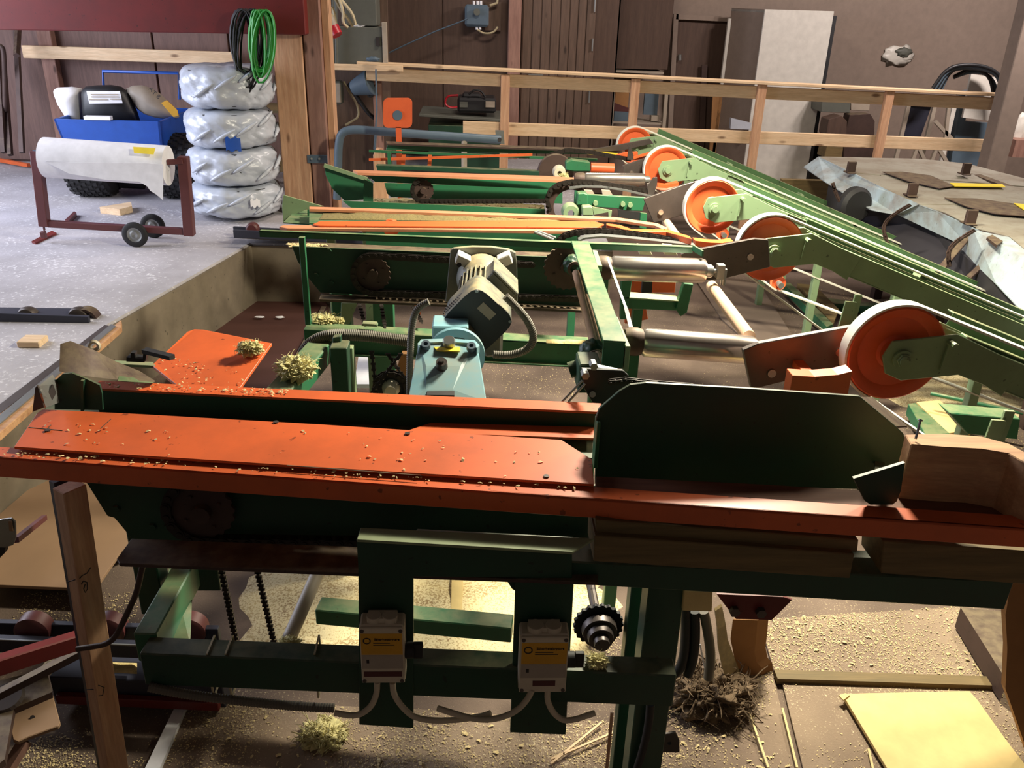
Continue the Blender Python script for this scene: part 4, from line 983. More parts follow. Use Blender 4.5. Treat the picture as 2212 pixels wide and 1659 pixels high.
# =================== MOTORS ===================
gm = thing('grey_motor', 'dusty grey electric motor with black square fan cowl tilted on its corner', 'motor', tuple(p(1040,760,Y=2.5)))
YF = 2.86
fpts = [(973,541),(980,537),(1020,533),(1062,534),(1100,540),(1114,546),(1117,570),(1118,652),(962,652),(967,600)]
part('flange_plate', plate(fpts, YF, .02), M['greymotor'], gm, bevel=.002)
fc = p(1040,598,Y=YF); mc = p(1032,694,Z=fc.z-.01); ax = (mc-fc).normalized(); Lm = (mc-fc).length
part('motor_bell', MB().lathe(fc, ax, [(0,0),(.085,0),(.085,.03),(.078,.07),(.066,.10),(0,.10)], 36), M['greymotor'], gm, smooth=35)
part('stator', MB().cyl(fc+ax*.09, fc+ax*(Lm-.11), .058, 32), M['greymotor'], gm, smooth=40)
e = ax.cross(Vector((0,0,1))).normalized(); u = e.cross(ax)
fins = MB()
for k in range(28):
    a = 2*math.pi*k/28; d = e*math.cos(a)+u*math.sin(a); t_ = ax.cross(d)
    fins.obox(fc+ax*(Lm*.5-.01)+d*.064, ax*(Lm*.5-.10), t_*.0022, d*.010)
part('cooling_fin', fins, M['greymotor'], gm, kind='stuff')
def rsq(c, ax, e, u, hw, rot, bulge=.12, n=40):
    out = []
    for k in range(n):
        a = 2*math.pi*k/n; x_ = math.cos(a); y_ = math.sin(a); q = (abs(x_)**5+abs(y_)**5)**(-1/5.); q *= hw
        xr, yr = x_*q, y_*q; b = rot
        out.append(c + e*(xr*math.cos(b)-yr*math.sin(b)) + u*(xr*math.sin(b)+yr*math.cos(b)))
    return out
hw = .083
for (k0, k1, nm, mt) in ((Lm-.13, Lm-.001, 'fan_cowl', 'greymotor'), (Lm-.001, Lm+.003, 'cowl_face', 'cowl')):
    A = rsq(fc+ax*k0, ax, e, u, hw, math.radians(43)); part(nm, MB().prism(A, ax*(k1-k0)), M[mt], gm, smooth=35)
cf_ = fc+ax*(Lm+.003)
for k in range(4):
    a = math.radians(43+45+90*k); c = cf_+(e*math.cos(a)+u*math.sin(a))*.098
    part('cowl_screw', MB().cyl(c, c+ax*.004, .005, 10), M['galv'], gm)
c = p(1051,672,Y=cf_.y-.003); d1 = (e*math.cos(math.radians(-40))+u*math.sin(math.radians(-40))) ; d1 = Vector((.72,0,-.69)); d2v = Vector((.69,0,.72))
part('rating_plate', MB().obox(c, d1*.027, d2v*.014, Vector((0,.001,0))), M['label_grey'], gm)
holes = MB()
lft = -(e*math.cos(math.radians(-47))+u*math.sin(math.radians(-47))); 
for i in range(9):
    for j in range(3):
        base = fc+ax*(Lm-.03-.016*j)
        nrm_ = (Vector((-.70,0,.71))); tg = Vector((.71,0,.70))
        holes.obox(base + nrm_*hw*1.0 + tg*(-.066+i*.0085+.003*j), ax*.0045, tg*.0018, nrm_*.0012)
part('vent_hole', holes, M['ink'], gm, kind='stuff')
tbc = fc+ax*(Lm*.42)+Vector((.062,0,.042)); nn = Vector((.70,0,.71)); tg = Vector((.71,0,-.70))
part('terminal_box', MB().obox(tbc, ax*.065, tg*.052, nn*.026), M['greymotor'], gm, bevel=.004)
part('terminal_lid', MB().obox(tbc+nn*.030, ax*.069, tg*.056, nn*.005), M['greymotor'], gm, bevel=.003)
for (q, r_) in (((1000,560),25),((1090,560),-25)):
    c = p(*q,Y=YF-.03); part('mount_lug', MB().obox(c, Vector((.022,0,.010 if r_ < 0 else -.010)), Vector((0,.03,0)), Vector((.006 if r_ > 0 else -.006,0,.016))), M['white'], gm, bevel=.003)
    part('lug_hole', MB().cyl(p(q[0]-8,q[1]+12,Y=YF-.062), p(q[0]-8,q[1]+12,Y=YF-.058), .008, 12), M['ink'], gm)
part('gear_case', plate([(995,660),(1090,660),(1085,770),(1048,775)], 2.62, .12), M['greymotor'], gm, bevel=.01)
# blue gearmotor
bg = thing('blue_gearmotor', 'pale blue gearmotor with yellow sticker standing in front of the grey motor', 'motor', tuple(p(965,860,Z=.40)))
def q_(a, b, z): return p(a, b, Z=z)
z1, z0 = .64, .555
tl, tr_, bl_, br_ = q_(905,736,z1), q_(1030,736,z1), q_(880,868,z0), q_(1052,868,z0)
il, ir, jl, jr = q_(914,738,z1), q_(1022,738,z1), q_(920,842,z0+.018), q_(978,842,z0+.018)
hb = MB()
V = [tl, tr_, br_, bl_, tl+Vector((0,.02,-.2)), tr_+Vector((0,.02,-.2)), br_+Vector((0,0,-.12)), bl_+Vector((0,0,-.12)), jl, jr, q_(920,790,z0+.052), q_(995,790,z0+.052)]
hb.add(V, [(0,1,11,10),(1,2,9,11),(0,10,8,3),(10,11,9,8),(8,9,2,3),(0,4,5,1),(1,5,6,2),(3,2,6,7),(0,3,7,4),(4,7,6,5)])
part('gear_housing', hb, M['bluegear'], bg, bevel=.004)
part('housing_rim', MB().strip([q_(902,742,z1),q_(910,733,z1+.002),q_(970,731,z1+.002),q_(1026,735,z1+.002),q_(1036,746,z1)], [q_(905,750,z1),q_(914,740,z1+.001),q_(970,738,z1+.001),q_(1022,741,z1+.001),q_(1030,752,z1)], (0,0,-.02)), M['bluegear'], bg)
part('recess', MB().obox(q_(952,850,z0+.012), Vector((.035,0,0)), Vector((0,.012,.002)), Vector((0,0,.003))), M['ink'], bg)
for q in ((920,749),(1018,753)):
    c = q_(*q, z1-.006); part('socket_screw', MB().lathe(c, (0,-.5,.87), [(.006,.0),(.006,.014),(.012,.014),(.013,0)], 20, True).cyl(c+Vector((0,0,-.01)), c+Vector((0,0,.004)), .007, 12), M['bluegrey'], bg, smooth=35)
c = q_(954,787,z0+.06); part('vent_plug', MB().lathe(c, (0,-.5,.87), [(0,.02),(.006,.02),(.007,.012),(.014,.012),(.016,.0),(.016,-.01)], 24), M['steel'], bg, smooth=35)
part('lifting_lug', MB().lathe(q_(970,740,z1+.004), (0,-.6,.8), [(0,.014),(.014,.014),(.017,.008),(.017,-.02),(0,-.02)], 20), M['galv'], bg, smooth=30)
part('yellow_sticker', MB().prism([q_(a,b,z1-.012) for a, b in ((936,750),(994,751),(993,761),(944,759))], (0,-.002,.004)), M['yellow'], bg)
a = p(935,712,Y=2.42); b = p(1012,712,Y=2.42); zt_ = p(972,683,Y=2.46).z
part('terminal_box', MB().box((a.x,2.37,zt_-.085), (b.x,2.47,zt_)), M['bluegear'], bg, bevel=.004)
part('cover_screw', MB().cyl((a.x*.5+b.x*.5,2.362,zt_-.03), (a.x*.5+b.x*.5,2.372,zt_-.03), .009, 14), M['galv'], bg)
rc = p(985,770,Y=2.30)
part('motor_body', MB().cyl(rc, rc+Vector((0,.14,0)), .060, 32), M['greymotor'], bg, smooth=40)
part('flange_ring', MB().lathe(rc, (0,1,0), [(.058,.0),(.084,.0),(.084,.018),(.058,.018)], 44, True), M['bluegear'], bg, smooth=35)
corrugated([(926,652),(908,660),(895,678),(889,710),(886,760),(884,860)], .011, 2.35, 'dark corrugated conduit dropping left of the blue gearmotor', 'hose')
corrugated([(1092,640),(1112,660),(1140,690),(1156,730),(1140,757),(1100,768),(1060,765)], .013, 2.45, 'grey corrugated conduit looping right of the grey motor', 'hose')
corrugated([(655,762),(668,742),(700,725),(745,722),(820,728),(890,738)], .020, 2.62, 'thick corrugated conduit arching along the green channel', 'hose')
# left green box-section frame
lf = thing('left_frame', 'green box-section frame with corner posts left of the gearmotor', 'frame', tuple(p(720,850,Z=-.3)))
part('box_beam', MB().beam(p(695,755,Z=.42), p(590,880,Z=.42), .075, .07), M['green'], lf, bevel=.004)
part('post', MB().box((p(712,760,Y=2.5).x,2.5,-.4), (p(750,760,Y=2.5).x,2.57,p(730,752,Y=2.5).z)), M['green_dark'], lf, bevel=.003)
part('post', MB().box((p(752,760,Y=2.56).x,2.56,-.4), (p(762,760,Y=2.56).x,2.60,p(730,752,Y=2.56).z)), M['green_light'], lf, bevel=.002)
part('clamp', MB().prism(P3([(718,730),(735,727),(738,755),(718,757)],2.55), (0,.03,0)), M['green_dark'], lf, bevel=.002)
cs = thing('crossed_chain_drive', 'crossed dark chains round a small sprocket on the pit floor', 'chain drive', tuple(p(845,850,Z=.05)))
sq = p(845,838,Y=2.55); sprocket(cs, sq, .045, 16, 'black')
hang_chain(cs, (803,760), (812,838), 2.6, 2.55, .018); hang_chain(cs, (865,765), (800,850), 2.55, 2.5, .018); hang_chain(cs, (838,765), (872,815), 2.6, 2.55, .018)
ch_ = arc(sq, .052, -60, 200, 14); chain(cs, ch_, pitch=.018, w_=.02, hgt=.018, links=False)
part('hub', MB().lathe(sq, (0,-1,0), [(0,.03),(.018,.03),(.026,.02),(.030,.0)], 24), M['cream'], cs, smooth=35)
solo('white_board', MB().prism([p(*q,Z=-.2) for q in ((775,765),(815,765),(800,830),(765,830))], (0,0,-.02)), M['paper'], 'white board edge seen under the green channel', 'board')
solo('orange_box', MB().prism([p(*q,Y=2.9) for q in ((868,765),(890,765),(885,815),(852,812))], (0,.08,0)), M['card'], 'orange-brown carton between the crossed chains and the gearmotor', 'carton')

# orange tilted plate with wool, funnel guide left
op = thing('orange_tray', 'tilted orange plate with a tuft of wood wool behind the front rail', 'plate', tuple(p(460,790,Z=.45)))
zz = lambda q, z: p(q[0], q[1], Z=z)
part('plate', MB().prism([zz((328,789),.47),zz((336,782),.47),zz((405,716),.50),zz((420,711),.50),zz((440,712),.50),zz((587,741),.50),zz((515,842),.46),zz((388,836),.46)], (0,0,-.01)), M['orange'], op, bevel=.001)
part('dark_web', MB().prism([zz((330,792),.465),zz((387,838),.455),zz((387,838),.40),zz((330,792),.41)], (0,.004,0)), M['rust'], op)
fg = thing('funnel_guide', 'curved worn green guide sheet at the left end of the front conveyor', 'guide', tuple(p(220,800,Y=1.92)))
part('sheet', MB().strip([p(a,b,Y=y) for a,b,y in ((130,744,1.92),(150,738,1.93),(200,757,1.96),(250,783,1.99),(300,803,2.0),(333,824,2.0))], [p(a,b,Y=y) for a,b,y in ((128,802,1.86),(150,808,1.87),(200,814,1.89),(250,820,1.91),(300,824,1.93),(333,826,1.95))], (0,.005,0)), M['rust'], fg, smooth=60)
part('green_tip', MB().strip([p(a,b,Y=y) for a,b,y in ((262,792,1.985),(300,804,1.995),(332,823,1.995))], [p(a,b,Y=y) for a,b,y in ((255,822,1.905),(300,825,1.925),(332,827,1.945))], (0,-.002,0)), M['green'], fg)
part('back_lip', MB().prism([p(*q,Z=.47) for q in ((235,778),(330,782),(336,790),(255,786))], (0,0,-.008)), M['green_light'], fg)
solo('ring', MB().lathe(p(203,747,Y=2.1), (.2,-1,0), [(.006,.0),(.013,-.004),(.017,0),(.013,.006)], 24, True), M['cream'], 'small cream ring behind the green funnel guide', 'ring', smooth=60)
ta = thing('toggle_clamp', 'small black lever clamp on the pit edge left of the orange tray', 'clamp', tuple(p(310,780,Z=.3)))
part('base', plate([(273,772),(312,776),(312,783),(273,781)], 2.3, .03), M['black'], ta); part('knob', plate([(282,762),(291,763),(291,774),(282,774)], 2.3, .02), M['black'], ta)
part('arm', MB().beam(p(312,757,Y=2.3), p(372,772,Y=2.25), .02, .012), M['black'], ta); part('prong', plate([(310,755),(318,757),(314,780),(308,778)], 2.3, .02), M['black'], ta)

# =================== THIRD CONVEYOR ===================
c3 = thing('third_chain_conveyor', 'green conveyor with two bright orange wear bars, middle of the row', 'conveyor', (0,3.7,-.4))
part('front_wear_bar', MB().prism([p(*q,Z=.62) for q in ((603,490),(612,486),(1290,490),(1340,498),(1290,500),(900,495),(620,493))], (0,0,-.012)), M['orange_worn'], c3, bevel=.001)
part('wide_wear_plate', MB().prism([p(*q,Z=.628) for q in ((676,484),(690,478),(1150,476),(1285,478),(1305,484),(1290,491),(690,487))], (0,0,-.006)), M['orange'], c3, bevel=.001)
part('kinked_bar', MB().strip([p(*q,Z=.62) for q in ((1310,482),(1340,486),(1365,495),(1440,495),(1490,510))], [p(*q,Z=.62) for q in ((1310,486),(1338,492),(1362,501),(1440,501),(1494,516))], (0,0,-.025)), M['orange'], c3, bevel=.001)
part('rear_wear_bar', MB().strip([p(*q,Z=.62) for q in ((668,446),(900,453),(1250,466),(1330,469),(1420,482),(1442,492))], [p(*q,Z=.62) for q in ((668,451),(900,458),(1250,471),(1330,474),(1415,487),(1436,497))], (0,0,-.012)), M['orange_worn'], c3, bevel=.001)
part('trough', MB().prism([p(*q,Z=.60) for q in ((668,452),(1250,471),(1280,480),(668,482))], (0,0,-.006)), M['green'], c3)
part('rear_web', plate([(664,452),(1250,472),(1250,482),(664,474)], 3.86, .006), M['green'], c3)
part('side_plate', plate([(790,498),(1245,505),(1245,545),(790,538)], 3.6, .008), M['green'], c3, bevel=.001)
part('funnel_cheek', MB().prism(P3([(612,421),(700,446),(662,452),(640,462),(638,480),(612,481),(609,445)],3.9), (0,.006,0)), M['green_light'], c3, bevel=.001)
part('funnel_floor', MB().prism([p(*q,Z=.56) for q in ((612,480),(638,455),(668,452),(668,484))], (0,0,-.005)), M['green'], c3)
wd = part('tension_disc', MB().lathe(p(845,492,Y=3.55), (0,-1,0), [(0,.01),(.034,.01),(.036,.0),(.036,-.01),(0,-.01)], 28), M['orange_hi'], c3, smooth=35)
for x0 in (705, 783):
    part('leg', MB().box((p(x0,520,Y=3.62).x,3.62,-.4), (p(x0+18,520,Y=3.62).x,3.66,.56)), M['green_light'], c3, bevel=.002)
cc = chain(c3, P3([(1200,540),(1204,522),(1222,507),(1255,500),(1300,499),(1350,503),(1410,511),(1494,526)],3.42), pitch=.0254, w_=.03, hgt=.022)
part('chain_guide', MB().strip(P3([(1250,519),(1265,513),(1300,510),(1350,514),(1420,521),(1510,531)],3.36), P3([(1250,523),(1265,517),(1300,514),(1350,518),(1420,525),(1510,535)],3.36), (0,.04,0)), M['galv'], c3, smooth=40)
part('tie_rod', MB().cyl(p(1154,501,Y=3.4), p(1195,518,Y=3.4), .006, 8).cyl(p(1160,499,Y=3.42), p(1200,514,Y=3.42), .005, 8), M['galv'], c3)

# =================== FOURTH CONVEYOR ===================
c4 = thing('fourth_chain_conveyor', 'green conveyor with sawdust ledge, second from the railing', 'conveyor', (0,4.6,-.4))
part('funnel_cheek', plate([(700,357),(795,386),(806,396),(806,430),(745,434),(718,408),(704,380)], 4.75, .006), M['green'], c4, bevel=.001)
part('funnel_lip', MB().beam(p(700,357,Y=4.74), p(793,387,Y=4.74), .02, .012, (0,1,0)), M['green_light'], c4)
part('funnel_return', plate([(786,387),(806,396),(806,440),(785,440)], 4.70, .006), M['green'], c4)
part('top_wear_bar', MB().prism([p(*q,Z=.62) for q in ((762,367),(1180,380),(1388,392),(1380,398),(1180,388),(772,373))], (0,0,-.012)), M['orange_worn'], c4, label='faded brown-orange wear bar')
part('upper_web', plate([(792,378),(1215,390),(1215,410),(1188,409),(810,393)], 4.66, .008), M['green'], c4, bevel=.001)
part('side_plate', plate([(830,395),(1215,408),(1215,440),(845,426),(836,418)], 4.75, .008), M['green'], c4, bevel=.001)
s4 = p(915,411,Y=4.6); sprocket(c4, s4, .055, 16)
chain(c4, arc(s4+Vector((0,-.01,0)), .06, 90, 250, 10) + [p(1190,434,Y=4.58)], pitch=.0254, w_=.02, hgt=.022)
part('ledge', MB().prism([p(*q,Z=.43) for q in ((805,428),(1176,443),(1176,452),(803,436))], (0,0,-.008)), M['green'], c4)
part('ledge_web', plate([(740,434),(1178,452),(1178,466),(760,450)], 4.42, .008), M['green'], c4)
def ringgear(parent, c, r, r2, n):
    c = Vector(c); P = []; mb = MB(); N = n*4; V = []; F = []
    for k in range(N):
        a = 2*math.pi*k/N; rr = r if k % 4 in (0,1) else r*.94
        for rad, y in ((rr,0),(rr,.012),(r2,.012),(r2,0)): V.append(c+Vector((math.cos(a)*rad, y, math.sin(a)*rad)))
    for k in range(N):
        k2 = (k+1) % N
        for j in range(4): F.append((k*4+j, k*4+(j+1) % 4, k2*4+(j+1) % 4, k2*4+j))
    return part('chain_wheel', mb.add(V, F), M['rust'], parent)
rc4 = p(1232,446,Y=4.32); ringgear(c4, rc4, .125, .085, 26)
chain(c4, P3([(1187,452),(1181,432),(1188,412),(1205,399),(1235,392),(1275,394),(1320,400),(1370,407),(1410,414)],4.3), pitch=.0254, w_=.03, hgt=.022)
part('chain_guide', MB().strip(P3([(1230,406),(1260,402),(1300,403),(1350,410),(1410,424)],4.26), P3([(1230,409),(1260,405),(1300,406),(1350,413),(1410,427)],4.26), (0,.04,0)), M['galv'], c4, smooth=40)
part('drive_dog', plate([(1398,402),(1412,384),(1420,383),(1420,395),(1412,424),(1400,424)], 4.28, .015), M['steel'], c4, bevel=.001)
part('gear_plate', plate([(1268,420),(1396,427),(1388,456),(1352,455),(1330,450),(1268,446)], 4.1, .02), M['green'], c4, bevel=.002)
for q in ((1286,438),(1345,440),(1361,442)):
    c = p(*q,Y=4.1); part('bolt', MB().cyl(c+Vector((0,-.014,0)), c, .012, 8), M['green_light'], c4)
part('bearing_block', plate([(1248,418),(1262,417),(1270,420),(1270,443),(1246,443)], 4.05, .06), M['green'], c4, bevel=.004)
part('bearing_block', MB().lathe(p(1232,458,Y=4.05), (0,-1,0), [(.016,.03),(.036,.03),(.042,.0),(.042,-.03)], 28), M['green_light'], c4, smooth=35)
part('bearing_block', plate([(1258,447),(1276,446),(1282,450),(1282,466),(1258,466)], 3.98, .05), M['green_light'], c4, bevel=.004)
part('bracket_plate', plate([(1280,447),(1322,455),(1320,470),(1315,470),(1314,458),(1283,464)], 3.98, .01), M['green_light'], c4)
part('dark_bars', plate([(1335,452),(1388,460),(1384,492),(1340,488)], 4.2, .02), M['black'], c4)
part('green_upright', plate([(1384,460),(1398,462),(1396,494),(1382,492)], 4.15, .02), M['green'], c4)
for x0 in (1262, 1300): part('cross_tab', plate([(x0,411),(x0+18,412),(x0+24,422),(x0+2,421)], 4.2, .02), M['label_grey'], c4)

# =================== FIFTH CONVEYOR (by the railing) ===================
c5 = thing('fifth_chain_conveyor', 'green conveyor nearest the railing with thin orange rod', 'conveyor', (0,5.3,-.4))
part('upper_flange', plate([(838,309),(1348,326),(1348,334),(1150,332),(834,323)], 5.55, .01), M['green'], c5, bevel=.001)
part('top_wear_bar', MB().prism([p(*q,Z=.625) for q in ((834,305),(1350,322),(1350,327),(836,310))], (0,0,-.01)), M['rust'], c5)
part('wear_bar', MB().prism([p(*q,Z=.62) for q in ((1248,326),(1300,327),(1335,331),(1300,334))], (0,0,-.01)), M['yellow'], c5, label='short pale yellow bar')
part('thin_bar', MB().beam(p(797,326,Y=5.3), p(1290,345,Y=5.3), .01, .014), M['green'], c5)
part('orange_rod', MB().beam(p(797,345,Y=5.25), p(1150,334,Y=5.25), .012, .014), M['orange'], c5)
part('thin_post', MB().beam(p(840,328,Y=5.2), p(843,375,Y=5.2), .02, .02, (0,1,0)), M['green'], c5)
part('lower_channel', MB().prism(P3([(812,357),(1165,370),(1165,384),(815,369)],4.98), (0,.05,0)), M['green_dark'], c5, bevel=.002)
chain(c5, P3([(870,372),(1160,385)],4.95), pitch=.03, w_=.02, hgt=.024, links=False)
part('chain_wheel', MB().lathe(p(1200,372,Y=5.0), (0,-1,0), [(0,.01),(.10,.01),(.105,.0),(.105,-.01),(0,-.01)], 44), M['rust'], c5, smooth=35)
part('green_casting', plate([(1222,350),(1236,345),(1275,350),(1275,371),(1240,371),(1222,368)], 4.85, .06), M['green'], c5, bevel=.006)
part('red_sleeve', MB().cyl(p(1276,362,Y=4.9), p(1326,364,Y=4.9), .028, 24), M['orange_hi'], c5, smooth=35)
part('bearing', MB().lathe(p(1208,372,Y=4.8), (0,-1,0), [(.012,.03),(.03,.03),(.036,0),(.036,-.03)], 24), M['cream'], c5, smooth=35)
chain(c5, P3([(1190,334),(1225,324),(1270,328),(1320,337),(1365,345)],5.2), pitch=.03, w_=.03, hgt=.02, links=False)
part('drive_dog', plate([(1355,345),(1359,318),(1363,316),(1369,338),(1369,346)], 5.15, .015), M['steel'], c5)
part('orange_cap', plate([(1330,336),(1350,330),(1378,328),(1378,338),(1340,341)], 5.3, .03), M['orange'], c5, bevel=.002)
part('angle_red', MB().beam(p(1368,341,Y=5.05), p(1422,325,Y=5.05), .012, .014), M['orange'], c5)
for x0 in (868, 925): part('orange_leg', plate([(x0,335),(x0+8,335),(x0+6,362),(x0-2,362)], 5.4, .02), M['orange'], c5)
# rounded wooden stubs at the left ends
for (a, b, Yq, lab) in (((806,322),(830,372),5.6,'rounded pale wooden stub left of the conveyor nearest the railing'), ((800,390),(836,440),5.0,'pale wooden stub below the fourth conveyor rail')):
    q0 = p(a[0],b[1],Y=Yq); q1 = p(b[0],a[1],Y=Yq); w_ = q1.x-q0.x
    zb_ = 0.0 if Yq > 5.42 else -.4
    P = [(q0.x,Yq,zb_),(q1.x,Yq,zb_),(q1.x,Yq,q1.z-.03),(q1.x-w_*.25,Yq,q1.z),(q0.x+w_*.3,Yq,q1.z),(q0.x+w_*.05,Yq,q1.z-.04)]
    solo('wooden_stub', MB().prism(P, (0,.06,0)), M['pineZ'], lab, 'post', bevel=.004)
# orange paddle sign
pg = thing('paddle_sign', 'square orange paddle with dark round centre on a stem', 'paddle', tuple(p(861,305,Y=5.75)))
rp = []
for (cx_, cy_, a0) in ((880,222,-90),(880,266,0),(838,266,90),(838,222,180)):
    for k in range(5):
        a = math.radians(a0+22.5*k); rp.append((cx_+10*math.cos(a), cy_+10*math.sin(a)))
part('paddle', plate(rp, 5.75, .02), M['orange_hi'], pg)
part('dark_disc', MB().lathe(p(859,249,Y=5.748), (0,-1,0), [(0,.004),(.031,.004),(.031,0)], 28), M['bluegrey'], pg)
part('stem', MB().box((p(855,290,Y=5.75).x,5.75,0), (p(867,290,Y=5.75).x,5.765,p(860,274,Y=5.75).z)), M['orange_hi'], pg)
# grey bent tube rail
tube = thing('grey_tube_rail', 'thick bent grey steel tube rail below the left end of the pine railing', 'tube rail', tuple(p(728,420,Y=6.0)))
part('tube', MB().tube([p(a,b,Y=6.0) for a,b in ((728,430),(730,380),(731,310),(738,285),(765,279),(820,284),(950,293),(1082,302))], .028, 14, smooth=2), M['bluegrey'], tube, smooth=60)
part('stay', MB().cyl(p(1003,302,Y=6.0), p(1003,302,Y=6.0)-Vector((0,0,p(1003,302,Y=6.0).z)), .02, 14), M['label_grey'], tube, smooth=40)
part('clamp', plate([(1070,282),(1088,283),(1090,312),(1072,310)], 6.03, .03), M['galv'], tube)
part('end_hole', MB().cyl(p(1079,302,Y=5.972), p(1079,302,Y=5.978), .014, 16), M['ink'], tube)
# =================== ELECTRIC CORNER BEHIND THE POST ===================
def boxpx(x0, y0, x1, y1, Y, t, mb=None):
    a = p(x0,(y0+y1)/2,Y=Y); b = p(x1,(y0+y1)/2,Y=Y); c = p((x0+x1)/2,y0,Y=Y); d = p((x0+x1)/2,y1,Y=Y)
    return (mb or MB()).box((a.x,Y,d.z), (b.x,Y+t,c.z))
ec = thing('fuse_cabinet', 'tall grey electric cabinet with conduits beside the timber post', 'cabinet', tuple(p(770,150,Y=7.2)))
part('cabinet_body', boxpx(728,58,826,150,7.2,.3), M['greybox'], ec, bevel=.006)
part('upper_body', boxpx(744,-60,812,56,7.22,.28), M['greybox'], ec, bevel=.006)
for q in (712,719,725):
    part('conduit', MB().cyl(p(q,-20,Y=7.15), p(q+2,150,Y=7.15), .012, 10), M['greybox'], ec, smooth=40)
part('side_channel', boxpx(826,48,836,150,7.18,.06), M['label_grey'], ec, bevel=.002)
part('latch', boxpx(812,80,820,100,7.185,.015), M['ink'], ec)
solo('backing_boards', boxpx(700,-60,842,440,7.55,.04), M['boardZ'], 'brown boards behind the electric cabinet', 'boards')
pw = [[(706,-20),(712,30),(718,10),(726,52)],[(716,-20),(735,20),(748,36),(762,58)],[(722,-20),(746,10),(762,30),(768,54)],[(700,-20),(704,20),(712,40),(716,28),(724,56)],[(730,-10),(742,24),(740,50),(752,60)]]
for k, pts in enumerate(pw):
    solo('pale_cable', MB().tube([p(a,b,Y=7.05-.02*k) for a,b in pts], .012, 6, smooth=2), M['wirewhite'], 'pale cable bundled above the grey cabinet by the timber post', 'cable', 'pale cables tangled above the cabinet', smooth=60)
pl_ = thing('power_plug', 'grey and red industrial power plug hanging on the cabinet', 'plug', tuple(p(724,75,Y=6.95)))
part('grip', MB().cyl(p(713,40,Y=6.98), p(722,64,Y=6.95), .032, 18), M['label_grey'], pl_, smooth=40)
part('red_shroud', MB().cyl(p(720,60,Y=6.95), p(729,76,Y=6.93), .045, 20, .04), M['redplastic'], pl_, smooth=40)
solo('crumpled_tie', MB().blob(p(775,55,Y=7.24), (.05,.02,.02), 4, .6, 3), M['paper'], 'crumpled white tie on top of the grey cabinet', 'tie', smooth=180)
jb = thing('junction_box', 'grey-green junction box on the wall left of the pink stud', 'box', tuple(p(722,226,Y=7.4)))
part('box_body', boxpx(703,176,738,226,7.35,.12), M['greybox'], jb, bevel=.012)
part('lid', boxpx(712,180,736,222,7.335,.02), M['label_grey'], jb, bevel=.006)
for q in (708,714,722): part('gland', MB().cyl(p(q,168,Y=7.4), p(q,178,Y=7.4), .012, 8), M['label_grey'], jb)
solo('hanging_strip', MB().strip([p(a,b,Y=7.1) for a,b in ((694,160),(690,175),(694,200),(699,240),(702,290),(704,335))], [p(a,b,Y=7.1) for a,b in ((702,158),(697,176),(702,200),(709,240),(710,290),(706,338))], (0,.01,0)), M['wirewhite'], 'pale torn strip hanging beside the timber post', 'strip')
solo('wall_cable', MB().tube([p(a,b,Y=7.45) for a,b in ((742,176),(755,200),(772,225),(776,252),(760,262),(746,270))], .010, 6, smooth=2), M['wirewhite'], 'thin pale cable looping right of the junction box', 'cable', smooth=60)
solo('black_cable', MB().tube([p(a,b,Y=7.4) for a,b in ((752,180),(775,215),(795,245),(812,258),(830,252))], .018, 6, smooth=2), M['black'], 'thick black cable sagging left of the orange paddle', 'cable', smooth=60)
fl = thing('floodlight', 'dark conical lamp housing under the railing beside the pink stud', 'lamp', tuple(p(785,195,Y=7.35)))
part('cone', MB().cyl(p(765,190,Y=7.38), p(806,176,Y=7.3), .06, 24, .11), M['bluegrey'], fl, smooth=40)
part('cable_loop', MB().tube([p(a,b,Y=7.3) for a,b in ((808,182),(806,205),(798,210),(794,200))], .012, 6, smooth=2), M['black'], fl, smooth=60)
rope = thing('blue_rope', 'thin blue rope tied to the railing and hanging to the conveyor', 'rope', tuple(p(810,325,Y=6.95)))
part('cord', MB().tube([p(a,b,Y=6.95) for a,b in ((812,150),(814,240),(811,285),(808,322))], .007, 6).tube([p(a,b,Y=6.95) for a,b in ((822,276),(813,284),(810,325))], .007, 6), M['bluegrey'], rope, smooth=60)
part('knot', MB().blob(p(806,128,Y=7.1), (.05,.02,.018), 7, .4, 3), M['bluegrey'], rope, smooth=180)
sbx = thing('motor_switch', 'blue-grey enamel switch box high on the brown wall', 'switch box', tuple(p(1036,60,Y=8.72)))
part('box_body', boxpx(1004,10,1056,58,8.66,.12), M['bluegrey'], sbx, bevel=.02)
part('backplate', boxpx(1048,4,1082,66,8.76,.03), M['boardZ'], sbx)
for q in (1024,1032,1039): part('gland', MB().cyl(p(q,2,Y=8.7), p(q,10,Y=8.7), .012, 8), M['paper'], sbx)
for q in (1030,1037): part('gland', MB().cyl(p(q,57,Y=8.7), p(q,64,Y=8.7), .012, 8), M['paper'], sbx)
part('dial', MB().cyl(p(1030,26,Y=8.62), p(1030,26,Y=8.67), .03, 14), M['greybox'], sbx)
part('cable_loop', MB().tube([p(a,b,Y=8.7) for a,b in ((1031,64),(1045,73),(1066,71),(1075,58))], .010, 6, smooth=2).tube([p(a,b,Y=8.7) for a,b in ((1058,12),(1074,6),(1076,-10))], .012, 6), M['wirewhite'], sbx, smooth=60)
solo('long_cable', MB().tube([p(a,b,Y=8.5) for a,b in ((838,115),(880,95),(940,68),(1000,45),(1010,40))], .007, 6), M['bluegrey'], 'thin cable slanting up the brown wall to the switch box', 'cable', smooth=60)
